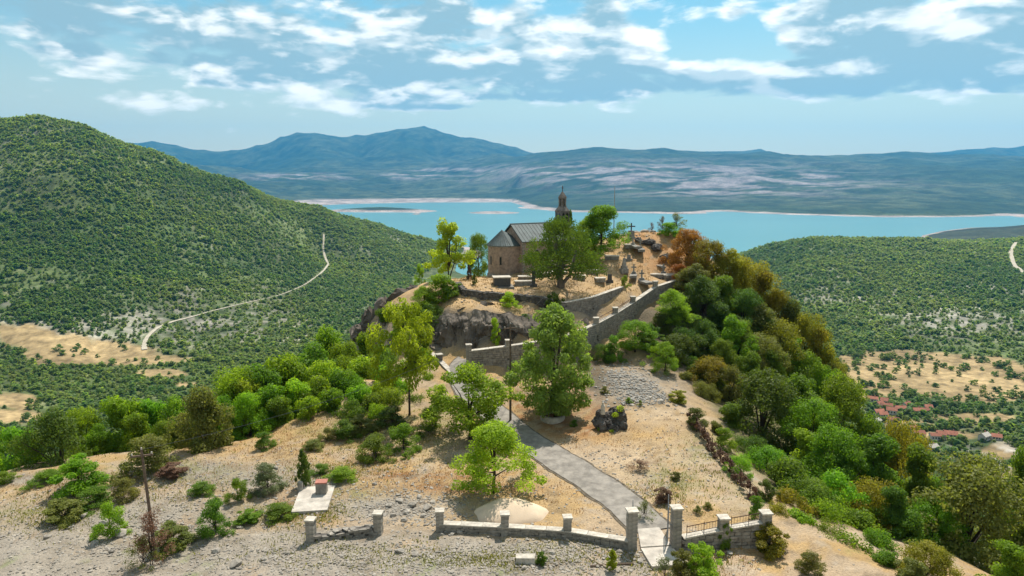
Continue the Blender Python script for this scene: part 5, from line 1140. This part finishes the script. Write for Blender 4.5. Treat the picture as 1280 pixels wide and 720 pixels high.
# foreground bushes (px, ytop, w, ybase, leaf, kind)
FB = [(138, 628, 42, 672, 'bright', 'shrub2'), (270, 625, 44, 666, 'green', 'shrub1'), (297, 598, 30, 626, 'bright', 'shrub2'), (335, 580, 44, 613, 'grey', 'shrub1'), (379, 562, 17, 608, 'dark', 'column'), (250, 603, 36, 618, 'green', 'shrub1'), (100, 570, 56, 612, 'bright', 'shrub3'), (120, 610, 50, 632, 'green', 'shrub1'), (155, 598, 36, 622, 'olive', 'shrub1'), (80, 625, 50, 650, 'olive', 'shrub3'), (60, 590, 50, 602, 'bright', 'shrub1'), (185, 546, 70, 588, 'olive', 'shrub1'), (215, 580, 34, 596, 'brown', 'shrub3'), (5, 590, 34, 604, 'bright', 'shrub2'), (190, 640, 62, 706, 'brown', 'thin'), (215, 655, 50, 685, 'olive', 'shrub3'), (180, 670, 50, 708, 'olive', 'thin'),
 (330, 540, 30, 560, 'green', 'shrub1'), (390, 550, 30, 562, 'olive', 'shrub1'), (430, 525, 40, 548, 'green', 'shrub2'), (470, 545, 50, 573, 'green', 'shrub1'), (505, 530, 44, 562, 'bright', 'shrub2'), (450, 520, 40, 540, 'olive', 'shrub3'), (535, 510, 40, 540, 'green', 'shrub2'), (490, 510, 44, 530, 'dark', 'shrub1'), (425, 585, 42, 600, 'bright', 'shrub1'), (400, 580, 26, 592, 'green', 'shrub2'), (507, 566, 12, 573, 'bright', 'shrub2'), (350, 630, 46, 645, 'green', 'shrub1'), (312, 640, 34, 652, 'bright', 'shrub3'), (410, 535, 26, 550, 'olive', 'shrub2'),
 (800, 500, 7, 507, 'green', 'shrub2'), (786, 497, 10, 503, 'bright', 'shrub1'), (756, 483, 12, 491, 'olive', 'shrub1'), (718, 525, 12, 533, 'green', 'shrub1'), (845, 590, 14, 600, 'olive', 'shrub3'), (872, 632, 12, 641, 'olive', 'shrub2'), (884, 628, 14, 636, 'olive', 'shrub1'), (852, 688, 34, 725, 'olive', 'shrub3'), (877, 680, 46, 725, 'lime', 'shrub3'), (830, 695, 40, 735, 'grey', 'thin'), (765, 687, 14, 712, 'lime', 'column'), (677, 690, 14, 706, 'green', 'shrub3'), (905, 650, 20, 684, 'green', 'shrub3'), (805, 625, 30, 648, 'olive', 'thin'), (830, 610, 24, 628, 'brown', 'shrub3'), (800, 575, 36, 588, 'brown', 'thin'), (870, 510, 30, 533, 'olive', 'shrub1'), (905, 535, 30, 560, 'bright', 'shrub1'), (945, 620, 24, 650, 'green', 'shrub1'), (848, 488, 24, 503, 'gold', 'shrub3'), (1010, 690, 40, 716, 'olive', 'shrub1'), (1180, 690, 40, 730, 'gold', 'thin'), (1140, 700, 40, 730, 'olive', 'shrub3'), (960, 655, 44, 690, 'gold', 'shrub3')]
for px, yt, w_, yb, l, k in FB: T(k, l, px, yt, w_, yb, name='bush', cat='bush', band='bush')

# ------------------------------------------------------------------ valley: single trees, village, tracks
def hfz(x, y): return float(hf(np.array([x]), np.array([y]))[0])
def occluded(x, y, z):
    t = np.linspace(.04, .7, 60); return bool((hn(x*t, y*t) > CH+(z-CH)*t+.5)[y*t < 240].any())
VZ = [('field trees on the dry meadow right of the knoll', 'round dark tree dotted over the dry meadow right of the knoll', 150, lambda g: (g.uniform(1045, 1290), g.uniform(443, 505))),
      ('trees around the red-roofed village', 'green tree among the gardens around the red-roofed village', 80, lambda g: (g.uniform(1060, 1290), g.uniform(505, 600))),
      ('trees in the left valley', 'dark green tree on the valley floor behind the left tree line', 70, lambda g: (g.uniform(0, 240), g.uniform(430, 540)))]
g = random.Random(3); vt = 0
HEDGE = [((1050, 455), (1110, 462)), ((1105, 450), (1165, 449)), ((1165, 458), (1215, 462)), ((1060, 478), (1110, 486)), ((1095, 470), (1125, 474)), ((1200, 449), (1275, 462)), ((1130, 495), (1180, 500)), ((1215, 480), (1275, 500)), ((1075, 492), (1120, 500)), ((1240, 470), (1285, 474)), ((1040, 446), (1080, 444))]
for grp, lab, n, f in VZ:
    for q in range(n):
        px, py = f(g)
        if grp.startswith('field') and q > 55:
            (ax, ay), (bx, by) = HEDGE[q % len(HEDGE)]; t = g.random(); px = ax+(bx-ax)*t+g.gauss(0, 2); py = ay+(by-ay)*t+g.gauss(0, 1.6)
        p = hit(px, py, hf, 300, 1600, 2.0)
        if p is None: continue
        if occluded(*p): continue
        h = g.uniform(3.5, 7.5); w_ = h*g.uniform(.9, 1.6)
        put('small%d' % g.randrange(4), g.choice(['forest', 'forest', 'green', 'dark']), p[0], p[1], p[2]-.3, w_, h, 'valley_tree', lab, 'tree', grp, band='valley', crown_only=True); vt += 1
def house(px, py, L_, W, h, rz, k):
    p = hit(px, py, hf, 300, 1600, 2.0)
    if p is None: return
    o = empty('village_house', (p[0], p[1], p[2]), rz, None, 'house')
    mb = MB(); v = []
    for x in (-L_/2, L_/2): v += [(x, -W/2, -1), (x, W/2, -1), (x, W/2, h), (x, 0, h+W*.34), (x, -W/2, h)]
    mb.add(v, [(4, 3, 2, 1, 0), (5, 6, 7, 8, 9), (0, 5, 9, 4), (1, 2, 7, 6)]); mb.build('wall', M['wall_white'], o)
    mb = MB(); e = .5
    for s in (-1, 1): mb.add([(-L_/2-e, 0, h+W*.36), (L_/2+e, 0, h+W*.36), (L_/2+e, s*(W/2+e), h-.3), (-L_/2-e, s*(W/2+e), h-.3)], [(0, 1, 2, 3)])
    r = mb.build('roof', M['tile'] if k else M['concrete'], o); mb = MB(); mb.box((L_*.22, W*.12, h+W*.36), (.7, .7, 1.4)); mb.build('chimney', M['brick'], r)
    for x in (-L_*.28, 0, L_*.28):
        mb = MB(); mb.box((x, -W/2-.03, h*.55), (1.1, .1, 1.3)); mb.build('window', M['glass'], o)
    HS.append((px, py, o))
HS = []
for i, (px, py) in enumerate([(1090, 503), (1099, 508), (1105, 505), (1114, 517), (1098, 519), (1103, 521), (1116, 530), (1146, 517), (1133, 509), (1160, 512), (1148, 545), (1140, 541), (1176, 548), (1168, 550), (1188, 546), (1245, 549), (1230, 550), (1165, 564), (1108, 512), (1125, 514), (1095, 530), (1155, 516)]):
    house(px, py, random.uniform(5.5, 9), random.uniform(4.5, 6), random.uniform(2.6, 4.6), random.uniform(-.6, .6), 0 if i in (16, 17, 20) else 1)
number(HS, 'small red-roofed house in the valley village, %s from the left', 'house', 'village houses')
for px, py, o in HS:
    if o.children[1].data.materials[0] == M['concrete']: o['label'] = o['label'].replace('red-roofed', 'grey-roofed')
TRK = []
def track(pts, w, label):
    q = [hit(a, b, hf, 300, 2600, 2.0) for a, b in pts]; q = [a for a in q if a]
    TRK.append(([(a[0], a[1]) for a in q], max(w)))
    ribbon('dirt_track', q, w, M['track'], .8, 260, 3, hf, edge=.25)
track([(405, 291), (404, 312), (411, 331), (400, 343), (380, 357), (352, 369), (300, 381), (250, 393), (205, 405), (186, 418), (178, 430), (182, 440)], [3.2, 4.5, 4, 2.6, 1.8, 1.6, 1.6, 2, 3.5, 6], '')
track([(1270, 303), (1263, 318), (1268, 332), (1278, 340), (1290, 345)], [6, 8, 8, 8], '')

# far-off woodland on the mountain flanks: one mass of instances
def gn_scatter(name, xyz, sc, mesh_, mat, label, cat, seed):
    me = bpy.data.meshes.new(name); me.vertices.add(len(xyz)); me.vertices.foreach_set('co', np.asarray(xyz, np.float32).ravel())
    a = me.attributes.new('sc', 'FLOAT', 'POINT'); a.data.foreach_set('value', np.asarray(sc, np.float32)); me.update()
    o = link(name, me); src = bpy.data.objects.new(name+'_source', mesh_)
    ng = bpy.data.node_groups.new(name, 'GeometryNodeTree'); ng.interface.new_socket('Geometry', in_out='INPUT', socket_type='NodeSocketGeometry'); ng.interface.new_socket('Geometry', in_out='OUTPUT', socket_type='NodeSocketGeometry')
    N = ng.nodes; L = ng.links; gi = N.new('NodeGroupInput'); go = N.new('NodeGroupOutput'); ip = N.new('GeometryNodeInstanceOnPoints'); oi = N.new('GeometryNodeObjectInfo'); oi.inputs['Object'].default_value = src
    m2p = N.new('GeometryNodeMeshToPoints'); L.new(gi.outputs[0], m2p.inputs[0]); L.new(m2p.outputs[0], ip.inputs['Points']); L.new(oi.outputs['Geometry'], ip.inputs['Instance'])
    na = N.new('GeometryNodeInputNamedAttribute'); na.data_type = 'FLOAT'; na.inputs[0].default_value = 'sc'; L.new(na.outputs[0], ip.inputs['Scale'])
    rv = N.new('FunctionNodeRandomValue'); rv.data_type = 'FLOAT_VECTOR'; rv.inputs[1].default_value = (.15, .15, 6.28); rv.inputs['Seed'].default_value = seed; L.new(rv.outputs[0], ip.inputs['Rotation'])
    L.new(ip.outputs[0], go.inputs[0]); md = o.modifiers.new('scatter', 'NODES'); md.node_group = ng
    return tag(o, label, cat, kind='stuff')
def forest():
    g = np.random.default_rng(99); n = 430000; Y = np.sqrt(g.uniform(270**2, 2300**2, n)); X = Y*g.uniform(-.95, .95, n); Z = hf(X, Y)
    px, py = proj(X, Y, Z)
    keep = (Z > LAKE+12) & (px > -90) & (px < 1370)
    keep &= ~((px > 640) & (px < 800) & (Y < 420))
    fm = blobs(px, py, FIELDS); n1 = fbm(X/160, Y/160, 5, 51, .6); n2 = fbm(X/28, Y/28, 4, 53, .65)
    fieldness = fm+(n1-.5)*.7+(n2-.5)*.5
    foot = blobs(px, py, [(250, 405, 170, 22), (80, 420, 120, 20), (330, 420, 90, 20), (1200, 400, 120, 22), (1100, 372, 120, 14), (1230, 360, 80, 12)])
    dens = np.where(fieldness > .42, .02, 1.0)*(1-.75*foot*sst(n2, .35, .6))*(.55+.6*sst(n2, .35, .6)); dens = dens*(.45+.6*sst(fbm(X/95, Y/140, 4, 63), .36, .56)); keep &= g.random(n) < dens
    X, Y, Z, n2 = X[keep], Y[keep], Z[keep], n2[keep]
    for q, w_ in TRK:
        k = seg_dist(X, Y, q) > w_*.5+1.2; X, Y, Z, n2 = X[k], Y[k], Z[k], n2[k]
    sc = np.clip(np.exp(g.normal(1.12, .36, len(X))), 1.3, 7)*(1+.35*sst(n2, .5, .7))*(.8+.25*np.clip(Y/1200, 0, 1)); Z = Z-sc*.12
    k = g.integers(0, 2, len(X))+2*(fbm(X/210, Y/260, 4, 87)+g.normal(0, .07, len(X)) > .52)
    for i in range(4):
        cs, rs = clumps(9, PR['dome'], .0, 700+i, .28, lop=.3); v, lv = leaves(cs, rs, 60, .34, 800+i, up=.9)
        v[:, 0] *= 1.25; v[:, 1] *= 1.25; v[:, 2] *= .95
        m_ = leaf_mesh('bush', v, lv, LEAF['forest' if i < 2 else 'woodlight']); s = k == i
        gn_scatter('woodland', np.stack([X[s], Y[s], Z[s]], 1), sc[s], m_, None, 'continuous scrubby oak woodland over valley and mountain flanks', 'woodland', i)
    print('forest', len(X), 'valley trees', vt)
forest()

for grp, what in (('field trees on the dry meadow right of the knoll', 'round tree on the dry meadow right of the knoll'), ('trees around the red-roofed village', 'tree among the gardens around the red-roofed village'), ('trees in the left valley', 'tree on the valley floor behind the left tree line')):
    it = sorted([p for p in PLANTS if p[1] == 'valley' and p[0].get('group') == grp], key=lambda p: p[6][0])
    for k, p in enumerate(it): p[0]['label'] = '%s, %s from the left' % (what, ordinal(k+1))
# ------------------------------------------------------------------ labels for bands of plants
CN = {'lime': 'yellow-green', 'bright': 'bright green', 'green': 'mid-green', 'dark': 'dark green', 'olive': 'olive green', 'gold': 'golden-olive', 'rust': 'rust', 'grey': 'grey-green', 'brown': 'brown twiggy'}
for band, fmt, grp in (('right', '%s tree on the wooded right flank, %s from the left of its colour', 'trees on the right flank'), ('left', '%s tree in the left tree line, %s from the left of its colour', 'trees of the left tree line')):
    for c in CN:
        it = sorted([p for p in PLANTS if p[1] == band and p[2] == c], key=lambda p: p[6][0])
        for k, p in enumerate(it): tag(p[0], fmt % (CN[c], ordinal(k+1)), 'tree', grp)
for c in CN:
    for lo, hi, wh in ((-99, 360, 'on the left foreground slope'), (360, 600, 'around the concrete pad'), (600, 2000, 'near the dirt plot')):
        it = sorted([p for p in PLANTS if p[1] == 'bush' and p[2] == c and lo <= p[6][0] < hi], key=lambda p: p[6][0])
        for k, p in enumerate(it): tag(p[0], ('%s bush %s, %s from the left of its colour' % (CN[c], wh, ordinal(k+1))) if len(it) > 1 else '%s bush %s, only one of its colour' % (CN[c], wh), 'bush', 'foreground bushes')

# ------------------------------------------------------------------ haze
def haze():
    mb = MB(); mb.box((0, 7800, 478), (43400, 16600, 1466)); m = newmat('air_haze'); nt = m.node_tree; out = nt.nodes.new('ShaderNodeOutputMaterial'); v = nt.nodes.new('ShaderNodeVolumePrincipled')
    v.inputs['Color'].default_value = HZC; v.inputs['Density'].default_value = HZD; v.inputs['Anisotropy'].default_value = .35; nt.links.new(v.outputs[0], out.inputs['Volume'])
    o = mb.build('haze', m); tag(o, 'thin blue haze filling the air over lake and mountains', 'haze', kind='stuff')
HZC = (.07, .50, 1.0, 1); HZD = 4.6e-5
haze()
